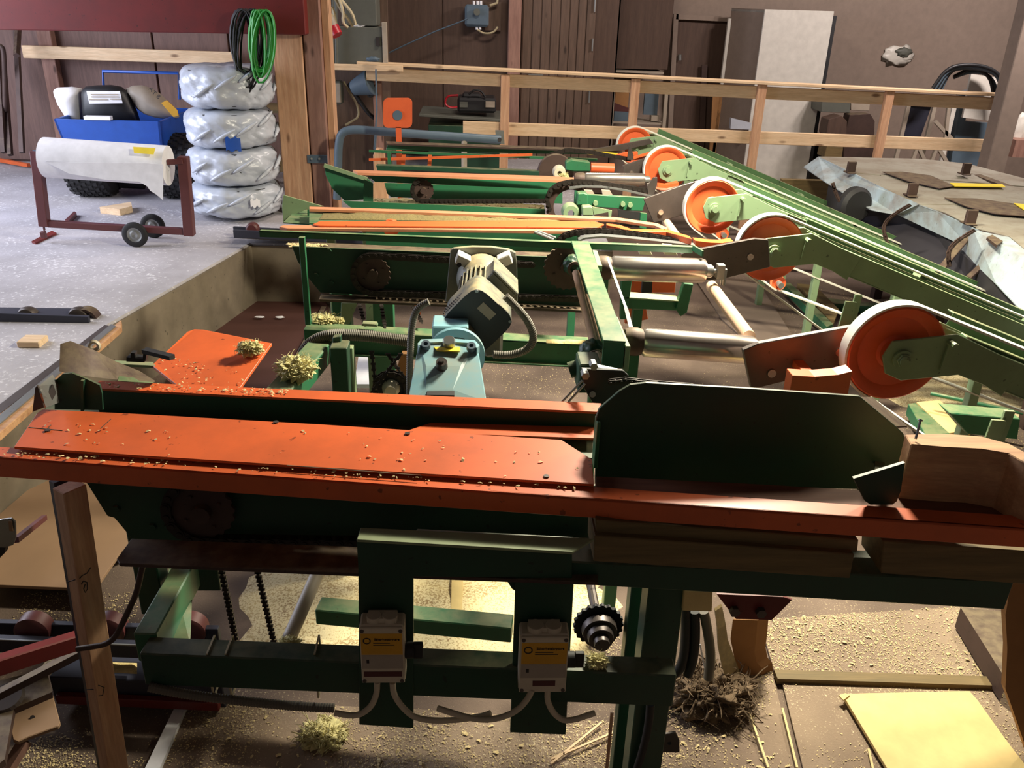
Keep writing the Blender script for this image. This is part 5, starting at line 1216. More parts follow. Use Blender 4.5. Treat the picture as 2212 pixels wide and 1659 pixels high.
# bench with charger and battery
bn = thing('dark_bench', 'low dark green cabinet bench against the brown wall', 'bench', tuple(p(990,330,Y=8.0)))
part('top', MB().prism([p(905,246,Y=7.9),p(1090,258,Y=7.9),p(1090,264,Y=7.9),p(905,252,Y=7.9)], (0,.6,0)), M['greybox'], bn, bevel=.004)
a = p(925,260,Y=7.93); b = p(1088,260,Y=7.93)
for x0, x1 in ((a.x, (a.x+b.x)/2-.01), ((a.x+b.x)/2+.01, b.x)):
    part('door', MB().box((x0,7.93,.0), (x1,7.95,a.z-.04)), M['green_dark'], bn, bevel=.004)
part('carcass', MB().box((a.x,7.96,-.0), (b.x,8.45,a.z-.04)), M['green_dark'], bn)
bt = thing('battery_charger', 'dark battery charger with pale labels on the bench', 'charger', tuple(p(1030,245,Y=7.98)))
part('case', boxpx(988,212,1072,244,7.95,.3), M['cowl'], bt, bevel=.02)
part('shoulder', boxpx(998,203,1040,214,8.0,.2), M['cowl'], bt, bevel=.02)
part('label', boxpx(1049,219,1069,232,7.94,.008), M['label_grey'], bt)
part('label', boxpx(993,220,1010,232,7.94,.008), M['greybox'], bt)
part('handle', MB().tube([p(a,b,Y=7.95) for a,b in ((1012,204),(1024,194),(1040,196),(1048,210))], .010, 6, smooth=2), M['black'], bt, smooth=60)
part('lead', MB().tube([p(a,b,Y=7.93) for a,b in ((990,206),(965,207),(960,225),(972,233),(988,232))], .010, 6, smooth=2), M['redplastic'], bt, smooth=60)
# =================== RIGHT BACKGROUND ===================
rk = thing('shelf_rack', 'grey steel shelf rack with boxes behind the second railing post', 'shelf', tuple(p(1378,320,Y=9.3)))
for (a, b) in (((1333,0),(1318,320)),((1441,180),(1430,320))):
    part('upright', MB().beam(p(*a,Y=9.3), p(*b,Y=9.3), .035,.035,(0,1,0)), M['label_grey'], rk)
for yy in (262, 152):
    part('shelf', MB().prism([p(1323,yy,Y=9.3),p(1434,yy+4,Y=9.3),p(1434,yy+8,Y=9.3),p(1323,yy+4,Y=9.3)], (0,.4,0)), M['label_grey'], rk)
solo('cardboard_box', boxpx(1328,200,1358,232,9.36,.3), M['card'], 'open brown carton at the left of the shelf rack', 'carton', bevel=.003)
solo('red_folder', MB().prism([p(a,b,Y=9.34) for a,b in ((1326,222),(1360,234),(1360,242),(1326,240))], (0,.3,0)), M['dkred'], 'dark red folded sheet under the carton on the rack', 'folder')
solo('tool_box', boxpx(1326,240,1358,262,9.34,.3), M['bluegrey'], 'grey-green tool box on the lower shelf of the rack', 'box', bevel=.004)
solo('standing_panel', boxpx(1392,192,1422,248,9.4,.05), M['bluegrey'], 'blue-grey panel standing on the shelf rack', 'panel')
solo('small_carton', boxpx(1407,250,1424,262,9.34,.1), M['label_grey'], 'small pale carton on the lower shelf', 'carton')
solo('wall_cabinet', boxpx(1334,-60,1452,150,9.4,.45), M['panelbrown'], 'large brown wall cabinet above the shelf rack', 'cabinet', bevel=.004)
d2 = struct('door_2', MB().add([p(1447,335,Y=9.85),p(1583,335,Y=9.85),p(1588,40,Y=9.85),p(1462,38,Y=9.85)]+[q+Vector((0,.04,0)) for q in (p(1447,335,Y=9.85),p(1583,335,Y=9.85),p(1588,40,Y=9.85),p(1462,38,Y=9.85))], [(0,1,2,3),(4,7,6,5),(0,4,5,1),(1,5,6,2),(2,6,7,3),(3,7,4,0)]), M['panelbrown'])
struct('trim_4', MB().beam(p(1460,30,Y=9.82), p(1444,340,Y=9.82), .05, .04, (0,1,0)).beam(p(1460,36,Y=9.82), p(1590,42,Y=9.82), .05,.04,(0,1,0)), M['wallgrey'])
part('handle', MB().cyl(p(1468,118,Y=9.8), p(1468,130,Y=9.8), .02, 10), M['galv'], d2)
part('dark_strip', MB().beam(p(1522,140,Y=9.8), p(1514,330,Y=9.8), .06,.02,(0,1,0)), M['rust'], d2)
solo('leaning_sheet', MB().prism([p(a,b,Y=9.6) for a,b in ((1541,190),(1582,192),(1576,340),(1532,338))], (0,.03,0)), M['card'], 'brown board leaning beside the white cabinet', 'board')
wcab = thing('white_cabinet', 'tall white cabinet standing open beyond the railing', 'cabinet', (3.3,9.35,-.4))
z_t = p(1650,20,Y=9.2).z; xa, xb = p(1652,25,Y=9.2).x, p(1802,25,Y=9.2).x
hd = z_t+.4
part('front_panel', MB().box((xa,9.2,-.38), (xb,9.225,z_t)), M['white'], wcab, bevel=.003)
part('side_panel', MB().add([(xa-.22,9.62,-.38),(xa,9.22,-.38),(xa,9.22,z_t),(xa-.22,9.62,z_t),(xa-.2,9.64,-.38),(xa+.02,9.24,-.38),(xa+.02,9.24,z_t),(xa-.2,9.64,z_t)], [(0,1,2,3),(4,7,6,5),(0,4,5,1),(1,5,6,2),(2,6,7,3),(3,7,4,0)]), M['wallgrey'], wcab)
part('side_edge', MB().box((xa-.245,9.60,-.38), (xa-.215,9.64,z_t-.1)), M['white'], wcab)
part('top_panel', MB().prism([(xa-.22,9.62,z_t-.01),(xa,9.22,z_t-.01),(xb,9.22,z_t-.01),(xb-.2,9.7,z_t-.01)], (0,0,-.02)), M['white'], wcab)
part('dark_edge', MB().box((xb+.002,9.21,-.38), (xb+.04,9.6,z_t-.04)), M['cowl'], wcab)
solo('blue_plastic', MB().prism([p(a,b,Y=9.1) for a,b in ((1580,255),(1623,266),(1620,280),(1578,278))], (0,.06,0)), M['plastic'], 'pale blue plastic glimpsed beside the white cabinet', 'plastic')
# clutter to the right of the cabinet
def clutter(name, pts, Y, t, mat, label, cat, sm=0):
    return solo(name, MB().prism([p(a,b,Y=Y) for a,b in pts], (0,t,0)), M[mat], label, cat, bevel=.004)
bk = [((1775,215),(1800,214),(1800,248),(1770,246)), ((1788,256),(1850,252),(1846,300),(1782,300)), ((1808,300),(1832,260),(1862,258),(1872,330),(1812,338))]
clutter('dark_crate', [(1776,214),(1838,216),(1836,244),(1774,242)], 8.9, .3, 'greybox', 'dark grey crate between the white cabinet and the third railing post', 'crate')
clutter('purple_crate', [(1838,212),(1880,214),(1878,240),(1838,238)], 9.0, .3, 'label_grey', 'greyish carton in the dark clutter behind the railing', 'carton')
clutter('brown_bag', [(1790,258),(1818,250),(1830,262),(1828,300),(1800,304),(1784,290)], 8.7, .2, 'panelbrown', 'brown bag in the dark clutter behind the railing', 'bag')
clutter('dark_jacket', [(1836,248),(1880,246),(1890,262),(1886,340),(1850,344),(1822,340),(1824,290)], 8.8, .15, 'rust', 'dark heap like a jacket behind the third railing bay', 'clothing')
clutter('pale_sack', [(1786,316),(1822,318),(1818,342),(1806,344),(1780,340)], 8.6, .2, 'oldwood', 'pale brown sack low behind the railing', 'sack')
clutter('dark_workbench', [(1770,300),(1900,306),(1900,350),(1764,346)], 9.3, .5, 'cowl', 'dark workbench mass behind the railing', 'workbench')
bf = thing('screen_frame', 'leaning pale frame with dark blue panel behind the railing', 'frame', tuple(p(1970,300,Y=8.2)))
part('panel', MB().prism([p(a,b,Y=8.2) for a,b in ((1968,228),(2012,230),(1980,320),(1940,316),(1944,290))], (0,.02,0)), M['navy'], bf)
for a, b in (((1965,216),(1925,385)),((1965,217),(2022,226)),((2020,224),(1978,392))):
    part('frame_side', MB().beam(p(*a,Y=8.18), p(*b,Y=8.18), .035,.03,(0,1,0)), M['label_grey'], bf)
th = thing('trestle', 'grey trestle legs crossed below the railing at right', 'trestle', tuple(p(2010,345,Y=8.0)))
for a, b in (((1988,300),(1950,400)),((1984,318),(2022,400)),((2030,300),(1990,405)),((2026,318),(2080,410)),((2050,218),(2042,300)),((2020,262),(2060,305))):
    part('leg', MB().beam(p(*a,Y=8.0), p(*b,Y=8.0), .03,.03,(0,1,0)), M['label_grey'], th)
ct = thing('hose_bundle', 'tangled dark hoses draped over a pale board at the right end of the railing', 'hoses', tuple(p(2110,260,Y=7.9)))
rr_ = random.Random(3)
for k in range(9):
    o_ = rr_.uniform(-5,5); pts = [(2015+k*3,190+k*2),(2045+k*2,150+o_),(2085,141+o_+k),(2130,146+o_+k*.8),(2160,160+k*1.5),(2172-k*2,200+k*3)]
    if k > 5: pts = [(2060,160+k),(2100,150+o_),(2135,160),(2150+o_,190),(2145,225),(2150,265)]
    part('hose', MB().tube([p(a,b,Y=7.9+.02*k) for a,b in pts], .016, 7, smooth=2), M['bluegrey'] if k % 2 else M['cowl'], ct, smooth=60)
solo('pale_board', MB().prism([p(a,b,Y=8.15) for a,b in ((2098,160),(2158,168),(2146,262),(2080,254))], (0,.03,0)).box((4.42,8.15,-.4),(4.46,8.18,.75)), M['white'], 'square pale board behind the dark hoses at right', 'board')
solo('dark_backdrop', MB().prism([p(a,b,Y=8.3) for a,b in ((2078,200),(2100,196),(2085,262),(2150,268),(2130,420),(2044,416))], (0,.1,0)), M['bluegrey'], 'dark blue-grey case behind the pale board', 'case')
wh_ = thing('wall_hole', 'ragged hole with pale filler in the grey wall', 'hole', tuple(p(1950,120,Y=9.89)))
part('filler', MB().blob(p(1942,120,Y=9.88), (.17,.02,.10), 11, .5, 2.5), M['white'], wh_, smooth=180)
part('hole', MB().blob(p(1953,113,Y=9.86), (.085,.02,.05), 12, .4, 3), M['greybox'], wh_, smooth=180)
for k, (a, b) in enumerate((((2190,205),(2212,206)),((2180,300),(2260,312)),((2176,350),(2260,352)))):
    pass
solo('pink_shelf', MB().box(tuple(p(2186,340,Y=7.6)), tuple(p(2300,305,Y=7.6)+Vector((0,.2,0)))), M['oldwoodZ'], 'pinkish board edge at the far right behind the column', 'board')
solo('white_cloth', MB().blob(p(2203,285,Y=7.8), (.07,.05,.16), 21, .3, 2), M['white'], 'white cloth at the right edge behind the column', 'cloth', smooth=180)

# =================== PALE BLUE STEEL DECK AT RIGHT ===================
dk = thing('steel_deck', 'worn pale blue sheet-steel conveyor covers at right with brown brackets', 'conveyor cover', (2.6,4.6,-.4))
def Zp(L_, zs): return [p(a,b,Z=(zs if isinstance(zs,(int,float)) else zs[i])) for i,(a,b) in enumerate(L_)]
def sheet(name, L_, zs, mat='bluedeck', t=.006):
    mat = 'deckgrey' if 'cover' in name else mat
    part(name, MB().prism(Zp(L_, zs), (0,0,-t)), M[mat], dk, bevel=.001)
sheet('far_cover', [(1768,338),(1990,343),(2088,353),(2240,392),(2240,404),(1905,378),(1842,372)], [.5,.5,.5,.46,.46,.5,.5])
sheet('far_facet', [(1736,360),(1768,338),(1842,372),(1925,414),(1985,440),(1935,462),(1880,452),(1782,392)], [.42,.5,.5,.5,.5,.40,.40,.42])
sheet('middle_cover', [(1842,373),(1905,379),(2500,428),(2500,484),(2070,441),(1985,440),(1925,414)], .495)
sheet('middle_facet', [(1932,445),(1985,441),(2025,455),(2122,500),(2100,538),(2005,484),(1940,462)], [.40,.495,.495,.495,.38,.38,.39])
sheet('near_cover', [(1985,441),(2070,441),(2500,486),(2500,770),(2290,600),(2180,510),(2108,492),(2040,458)], .49)
sheet('near_facet', [(2075,538),(2102,496),(2180,512),(2290,600),(2290,760),(2150,610)], [.36,.49,.49,.49,.33,.35])
for (lx, ly) in ((2.75,3.7),(3.35,3.7),(2.75,4.7),(3.35,4.7),(2.85,5.7),(3.3,5.7)):
    part('leg', MB().box((lx-.03,ly-.03,-.4), (lx+.03,ly+.03,.485)), M['rust'], dk, bevel=.003)
part('frame_rail', MB().box((2.72,3.5,.43), (2.78,5.8,.483)).box((3.32,3.5,.43), (3.38,5.8,.483)), M['rust'], dk)
part('raised_dark_panel', MB().prism(Zp([(1905,372),(1950,372),(2010,380),(2062,403),(2030,408),(1960,392)], .505), (0,0,.004)), M['rust'], dk)
part('raised_dark_panel', MB().prism(Zp([(2040,428),(2110,430),(2240,448),(2240,470),(2150,463),(2090,448)], .503), (0,0,.004)), M['rust'], dk)
part('yellow_strip', MB().prism(Zp([(2052,396),(2165,399),(2172,405),(2062,403)], .51), (0,0,.004)), M['yellow'], dk)
part('yellow_strip', MB().prism(Zp([(2190,440),(2250,446),(2250,458),(2212,454)], .51), (0,0,.004)), M['yellow'], dk)
part('front_skirt', MB().prism([p(1790,398,Z=.41),p(1880,452,Z=.40),p(1940,462,Z=.39),p(2005,486,Z=.375),p(2100,540,Z=.37),p(2160,618,Z=.34),p(2300,770,Z=.3),p(2300,770,Z=.3)+Vector((0,0,-.10)),p(2160,618,Z=.34)+Vector((0,0,-.13)),p(2100,540,Z=.37)+Vector((0,0,-.19)),p(2005,486,Z=.375)+Vector((0,0,-.22)),p(1880,452,Z=.40)+Vector((0,0,-.24)),p(1790,398,Z=.41)+Vector((0,0,-.24))], (.03,.01,0)), M['skirt'], dk)
for (a, b) in (((1828,375),(1848,376)),((2078,378),(2094,379)),((1962,425),(1978,426)),((2087,486),(2105,488))):
    c = p((a[0]+b[0])/2, a[1], Z=.5); w_ = .028
    part('hinge_bracket', MB().box((c.x-w_,c.y,c.z), (c.x+w_,c.y+.02,c.z+.075)).box((c.x-w_,c.y-.02,c.z), (c.x+w_,c.y+.06,c.z+.008)), M['rust'], dk, bevel=.003)
for a, b, za, zb in (((2100,500),(2028,586),.46,.30),((2168,530),(2092,600),.46,.30),((1890,402),(1815,440),.45,.3)):
    part('support_strut', MB().beam(p(*a,Z=za), p(*b,Z=zb), .035, .012), M['rust'], dk, bevel=.002)
part('square_hinge', MB().prism(Zp([(2130,518),(2142,512),(2165,526),(2152,535)], .49), (0,0,.012)), M['rust'], dk)
def droop(parent, pts, Ys, r=.012):
    mb = MB(); P = [p(a,b,Y=y) for (a,b),y in zip(pts,Ys)]
    for _ in range(2):
        q = [P[0]]
        for a, b in zip(P, P[1:]): q += [a*.75+b*.25, a*.25+b*.75]
        P = q+[P[-1]]
    k = 0
    for a, b in zip(P, P[1:]):
        n = max(1, int((b-a).length/.03))
        for i in range(n):
            c = a.lerp(b,(i+.5)/n); d = (b-a).normalized(); s_ = d.cross(Vector((0,1,0))).normalized(); k += 1
            mb.obox(c, d*.017, (s_ if k % 2 else Vector((0,1,0)))*.010, (Vector((0,1,0)) if k % 2 else s_)*.004)
    part('hanging_chain', mb, M['rust'], parent, kind='stuff')
droop(dk, [(1962,445),(1935,460),(1912,480),(1908,500),(1922,540)], [4.3,4.35,4.4,4.4,4.4])
droop(dk, [(2100,500),(2060,525),(2048,545),(2050,570)], [3.9,3.95,3.95,3.95])
droop(dk, [(1800,400),(1806,420),(1818,442)], [5.0,5.0,5.0])
solo('deck_roller', MB().lathe(p(1850,445,Y=5.0), (.3,-1,0), [(0,.02),(.09,.02),(.11,.0),(.11,-.04),(0,-.04)], 30), M['black'], 'dark round roller under the far corner of the steel deck', 'roller', smooth=40)
solo('cross_board', railw(p(1690,388,Y=6.3), p(1835,392,Y=6.3), .05, .55), M['oldwood'], 'brownish board low between the arms and the steel deck', 'board')
# =================== FLOOR SHEETS AND THINGS UNDER / BEFORE THE MACHINE ===================
fl_o = bpy.data.objects['floor']
def onfloor(pts, z=-.4): return [p(a,b,Z=z) for a,b in pts]
for pts, z in (([(1640,1338),(2080,1310),(2172,1462),(1672,1448)],-.388), ([(1688,1466),(2180,1482),(2290,1700),(1745,1700)],-.388),
               ([(1440,1560),(1632,1420),(1668,1450),(1730,1700),(1380,1700)],-.390), ([(408,1512),(880,1530),(1330,1560),(1330,1700),(300,1700)],-.390),
               ([(1660,1000),(2100,960),(2250,1060),(1700,1120)],-.392)):
    part('floor_sheet', MB().prism(onfloor(pts,z), (0,0,-.008)), M['floorsheet'], fl_o, bevel=.001)
solo('floor_band', MB().prism(onfloor([(1672,1446),(2172,1462),(2180,1482),(1680,1466)],-.372), (0,0,-.02)), M['oldwood'], 'dark batten across the floor above the yellow board', 'band')  # thin dark strip laid across the floor
solo('edge_strip', MB().prism(onfloor([(386,1510),(408,1512),(332,1690),(298,1690)],-.375), (0,0,-.02)), M['paper'], 'pale lavender painted edge strip at bottom left of the floor sheets', 'strip')
solo('yellow_board', MB().prism(onfloor([(1822,1503),(1826,1498),(2094,1492),(2112,1512),(2175,1600),(2245,1690),(1935,1690)],-.365), (0,0,-.012)), M['board_yellow'], 'light yellow fibreboard lying on the floor at bottom right', 'board', bevel=.001)
solo('board_chip', MB().prism(onfloor([(1812,1502),(1826,1497),(1836,1501),(1822,1512)],-.36), (0,0,-.004)), M['board_yellow'], 'torn corner chip at the upper left of the yellow board', 'chip')
solo('carton_side', MB().prism([p(a,b,Y=1.66) for a,b in ((2183,1262),(2260,1225),(2260,1680),(2230,1655),(2172,1488),(2176,1400),(2172,1330))], (.0,.02,0)), M['card'], 'upright orange-brown board at the right edge under the beam', 'board')
solo('dark_sleeper', MB().prism([p(a,b,Z=-.30) for a,b in ((2075,1312),(2175,1322),(2176,1470),(2165,1455))], (0,0,-.08)), M['rust'], 'dark beam on the floor left of the upright board', 'beam')
solo('torn_carton', MB().prism([p(a,b,Y=2.0) for a,b in ((1583,1338),(1636,1340),(1634,1372),(1630,1408),(1634,1430),(1645,1442),(1646,1462),(1652,1478),(1650,1500),(1608,1500),(1590,1440),(1578,1380))], (.04,.02,0)), M['card'], 'torn upright cardboard strip under the red gusset', 'cardboard')
solo('frayed_board', MB().strip([p(a,b,Y=1.95) for a,b in ((1560,1310),(1568,1350),(1572,1380),(1590,1430),(1608,1480),(1612,1510))], [p(a,b,Y=1.9) for a,b in ((1545,1320),(1550,1360),(1552,1400),(1560,1440),(1575,1490),(1560,1525))], (0,.012,0)), M['oldwood'], 'frayed fibreboard edge beside the torn cardboard', 'board')
solo('yellow_tag_block', MB().prism([p(a,b,Y=1.49) for a,b in ((1478,1276),(1540,1278),(1538,1322),(1474,1320))], (0,.03,0)), M['board_yellow'], 'small square wooden block hanging under the beam left of the red gusset', 'block', bevel=.002)
for k, (pts, lab) in enumerate((([(1480,1300),(1482,1360),(1478,1420),(1466,1450),(1450,1460)],'thick dark hose left of the hanging wooden block'),([(1500,1320),(1502,1380),(1496,1430),(1485,1458)],'thick dark hose below the hanging wooden block'),([(1520,1320),(1530,1370),(1536,1420),(1530,1465)],'thick grey-brown hose right below the hanging wooden block'))):
    solo('thick_hose', MB().tube([p(a,b,Y=1.72) for a,b in pts], .013, 10, smooth=2), M['hose'] if k == 2 else M['black'], lab, 'hose', smooth=60)
solo('white_stick', MB().cyl(p(1512,1392,Y=1.75), p(1524,1450,Y=1.75), .0022, 6), M['paper'], 'thin white stick between the thick hoses', 'stick')
solo('drop_cable', MB().tube([p(a,b,Y=1.48) for a,b in ((1405,1520),(1402,1560),(1392,1610),(1370,1680))], .010, 8, smooth=2), M['black'], 'dark cable dropping below the green leg at bottom', 'cable', smooth=60)
solo('pale_lath', MB().beam(p(1322,1540,Y=1.5), p(1308,1690,Y=1.45), .008, .004), M['pineZ'], 'thin pale lath standing below the lower green beam', 'lath')
lg = thing('lug_plate', 'small grey steel lug with one hole near the bottom centre right', 'lug', tuple(p(1450,1625,Y=1.6)))
part('plate', plate([(1436,1586),(1460,1584),(1468,1600),(1468,1626),(1430,1626),(1430,1604)], 1.6, .008), M['steel'], lg, bevel=.001)
part('hole', MB().cyl(p(1446,1605,Y=1.598), p(1446,1605,Y=1.5995), .005, 10), M['ink'], lg)
# splinters
for k, (a, b, lab) in enumerate((((1616,1532),(1660,1659),'long bright splinter left of the floor seam'),((1690,1530),(1722,1659),'long bright splinter along the floor seam'),((1876,1618),(1890,1680),'short splinter at the left side of the yellow board'),((1190,1650),(1300,1560),'long brown lath lying under the hanging plates'),((1190,1640),(1390,1555),'second long lath lying under the hanging plates'))):
    solo('splinter', MB().beam(p(*a,Z=-.375), p(*b,Z=-.375), .006, .004), M['pine'] if k > 2 else M['chips'], lab, 'splinter')
# wood wool tufts and lumps
def wool(c, r, seed, label, n=70, flat=.6, mat='wool'):
    rr = random.Random(seed); t = thing('wool_tuft', label, 'wood wool', tuple(Vector(c)-Vector((0,0,r*flat))))
    part('core', MB().blob(c, (r*.92,r*.74,r*flat*.92), seed, .7, 3.4, 5), M[mat], t, smooth=180)
    mb = MB()
    for k in range(int(n*2.6)):
        a = rr.uniform(0,2*math.pi); e_ = rr.uniform(-.2,1.2); d = Vector((math.cos(a)*math.cos(e_), math.sin(a)*math.cos(e_)*.8, math.sin(e_)*flat)); q = Vector(c)+d*r*rr.uniform(.75,1.0)
        s_ = Vector((rr.uniform(-1,1),rr.uniform(-1,1),rr.uniform(-.6,.8)))*r*.45; s2 = Vector((rr.uniform(-1,1),rr.uniform(-1,1),rr.uniform(-.6,.6)))*r*.35
        mb.tube([q, q+s_*.5+d*r*.1, q+s_+s2*.5, q+s_+s2], [r*.02,r*.02,r*.016,r*.006], 4, smooth=1)
    part('strand', mb, M[mat], t, kind='stuff'); return t
wool(p(541,762,Z=.50)+Vector((0,0,.012)), .034, 1, 'pale wood-wool tuft on the right corner of the orange tray')
wool(p(640,806,Z=.47)+Vector((0,0,.012)), .052, 2, 'largest pale wood-wool tuft hanging over the green box beam', 120)
wool(p(700,697,Z=CZ)+Vector((0,0,.012)), .045, 3, 'wood-wool tuft on the left end of the green channel', 90, .4)
wool(p(722,698,Z=CZ)+Vector((.02,0,.008)), .018, 4, 'small round wool tuft right of the channel tuft', 40, .7)
wool(p(1338,770,Z=.55)+Vector((0,0,.0)), .030, 5, 'yellow-green wool caught behind the black crank plate', 60, .7)
wool(p(1290,1428,Z=.21), .022, 6, 'yellowish wool tuft under the drive hub', 50, .6)
wool(p(700,1588,Z=-.385), .060, 7, 'greyish wool tuft on the floor below the corrugated conduit', 110, .4)
wool(p(1545,1500,Z=-.36), .11, 8, 'big brown fluffy heap at the foot of the torn cardboard', 160, .5, 'fluff')
wool(p(625,1395,Z=.0), .030, 9, 'small wool tuft at the foot of the grey pipe', 50, .6)
wool(p(1216,381,Y=4.78), .028, 10, 'small yellow tuft on the bearing of the conveyor nearest the railing', 40, .7)
# sawdust ridges and scattered chips
def flakes(name, areas, n, size, label, mat='chips', seed=1, lift=.002):
    rr = random.Random(seed); mb = MB(); tot = sum(a[2] for a in areas)
    for poly, z, w_ in areas:
        P = [p(a,b,Z=z) for a,b in poly]; x0=min(q.x for q in P);x1=max(q.x for q in P);y0=min(q.y for q in P);y1=max(q.y for q in P)
        cnt = 0; tries = 0; N = int(n*w_/tot)
        while cnt < N and tries < N*12:
            tries += 1; x = rr.uniform(x0,x1); y = rr.uniform(y0,y1); ins = False; j = len(P)-1
            for i in range(len(P)):
                if (P[i].y > y) != (P[j].y > y) and x < (P[j].x-P[i].x)*(y-P[i].y)/(P[j].y-P[i].y)+P[i].x: ins = not ins
                j = i
            if not ins: continue
            if noise.noise(Vector((x*3,y*3,seed))) < rr.uniform(-.5,.25): continue
            cnt += 1; s_ = size*rr.choice((.5,.6,.8,1,1,1.5)); a = rr.uniform(0,6.28); b = a+rr.uniform(.6,1.2)
            c = Vector((x,y,z+lift+rr.uniform(0,size*.3))); d = Vector((math.cos(a),math.sin(a),rr.uniform(-.35,.35)))*s_; e_ = Vector((-math.sin(a),math.cos(a),rr.uniform(-.35,.35)))*s_*rr.uniform(.25,.6)
            mb.add([c-d-e_, c+d*.1-e_*1.2+Vector((0,0,s_*.25)), c+d-e_*.6, c+d*.9+e_, c+Vector((0,0,s_*.3))+e_, c-d*.8+e_*.8], [(0,1,4,5),(1,2,3,4)])
    return solo(name, mb, M[mat], label, 'wood chips', kind='stuff')
flakes('floor_chips', [([(640,1230),(1340,1260),(1340,1440),(620,1420)],-.4,2.2), ([(1640,1338),(2080,1310),(2172,1462),(1672,1448)],-.388,2.0),
    ([(1688,1466),(2180,1482),(2290,1700),(1745,1700)],-.388,.6), ([(1380,1560),(1632,1420),(1668,1450),(1730,1700),(1340,1700)],-.39,1.0), ([(408,1512),(880,1530),(1330,1560),(1330,1700),(320,1700)],-.39,2.2),
    ([(1900,820),(2250,830),(2250,1000),(1960,930)],-.4,1.0), ([(1050,780),(1250,780),(1250,860),(1050,860)],-.4,.3), ([(1380,700),(1750,700),(1850,900),(1400,830)],-.4,.5),
    ([(60,1280),(300,1280),(290,1380),(0,1380)],-.4,.5), ([(60,1600),(400,1520),(300,1700),(20,1700)],-.4,.7), ([(1640,600),(1850,640),(1900,760),(1700,700)],-.4,.5)], 24000, .0021, 'pale wood chips and shavings strewn over the floor')
flakes('curl_shavings', [([(408,1512),(880,1530),(1330,1560),(1330,1700),(320,1700)],-.39,1), ([(1640,1338),(2080,1310),(2172,1462),(1672,1448)],-.388,1), ([(1400,1560),(1632,1420),(1730,1700),(1340,1700)],-.39,.6)], 420, .0055, 'larger curled shavings on the floor', seed=5)
flakes('rail_chips', [([(30,968),(700,1010),(1280,1046),(1280,1060),(700,1030),(0,985)],.602,3.0), ([(80,900),(700,930),(1230,975),(1270,1040),(700,1005),(40,970)],zp+.0065,1.0), ([(230,824),(620,842),(620,856),(220,838)],.602,2.0), ([(340,785),(440,714),(580,742),(515,835),(390,832)],.475,1.6)], 420, .0034, 'pale chips lying on the orange rails and plates', seed=2, lift=.001)
flakes('ledge_sawdust', [([(808,429),(1174,444),(1174,451),(808,435)],.432,2.0), ([(622,528),(760,532),(760,538),(626,534)],.587,.8) ], 2200, .006, 'sawdust lying on the ledges of the conveyors', seed=3)
def sawbed(name, L_, z, h, label, n=60, seed=0, mat='sawdust'):
    """thin uneven layer of sawdust"""
    A = [p(a,b,Z=z) for a,b in L_]; mb = MB(); V = []; F = []; m_ = 5
    for i in range(n+1):
        s_ = i/n; a = A[0].lerp(A[1], s_); b = A[3].lerp(A[2], s_)
        for j in range(m_+1):
            t_ = j/m_; q = a.lerp(b, t_); k = math.sin(math.pi*t_)**.5*min(1, 8*s_, 8*(1-s_)) if 0 < j < m_ else 0
            q.z += h*k*(.7+.9*noise.noise(Vector((q.x*22,q.y*40,seed)))) ; V.append(q)
    for i in range(n):
        for j in range(m_): F.append((i*(m_+1)+j, (i+1)*(m_+1)+j, (i+1)*(m_+1)+j+1, i*(m_+1)+j+1))
    solo(name, mb.add(V, F), M[mat], label, 'sawdust', kind='stuff', smooth=180)
sawbed('sawdust_layer', [(806,428),(1175,443),(1175,452),(804,436)], .432, .016, 'yellow sawdust layer on the ledge of the fourth conveyor')
sawbed('sawdust_layer', [(1180,733),(1290,738),(1290,745),(1180,741)], CZ+.008, .008, 'yellow-green sawdust on the right end of the green channel')
sawbed('sawdust_layer', [(700,458),(1240,474),(1260,480),(690,474)], .602, .012, 'olive sawdust in the trough of the middle conveyor', seed=4, mat='olive')
def pile(name, c, rx, ry, h, label, seed, mat='heap'):
    mb = MB(); V = []; F = []; n, m_ = 36, 12; c = Vector(c)
    for i in range(n):
        a = 2*math.pi*i/n
        for j in range(m_+1):
            r_ = j/m_; rr = r_*(1+.5*noise.noise(Vector((math.cos(a)*1.8,math.sin(a)*1.8,seed)))+.25*noise.noise(Vector((math.cos(a)*6,math.sin(a)*6,seed)))); x = math.cos(a)*rr*rx; y = math.sin(a)*rr*ry
            z = h*(1-r_*r_)*(1+.6*noise.noise(Vector((x*9,y*9,seed)))) ; V.append(c+Vector((x,y,max(z,-.002) if j < m_ else -.003)))
    for i in range(n):
        for j in range(m_): F.append((i*(m_+1)+j, ((i+1)%n)*(m_+1)+j, ((i+1)%n)*(m_+1)+j+1, i*(m_+1)+j+1))
    solo(name, mb.add(V, F), M[mat], label, 'sawdust', kind='stuff', smooth=180)
pile('sawdust_heap', p(1050,1310,Z=-.398), .50, .36, .035, 'bright sawdust heap seen between the two hanging plates', 1)
pile('sawdust_heap', p(720,1290,Z=-.398), .30, .30, .030, 'sawdust heap behind the grey pipe', 2)
pile('sawdust_heap', p(760,1410,Z=-.398), .32, .14, .020, 'sawdust heap left of the left switch box', 3)
pile('sawdust_heap', p(2080,860,Z=-.398), .45, .35, .03, 'sawdust heap below the nearest green arm', 4)
solo('floor_plank', MB().prism(onfloor([(976,1235),(1001,1235),(998,1330),(974,1330)],-.355), (0,0,-.03)), M['board_yellow'], 'short upright pale plank on the bright sawdust', 'plank')

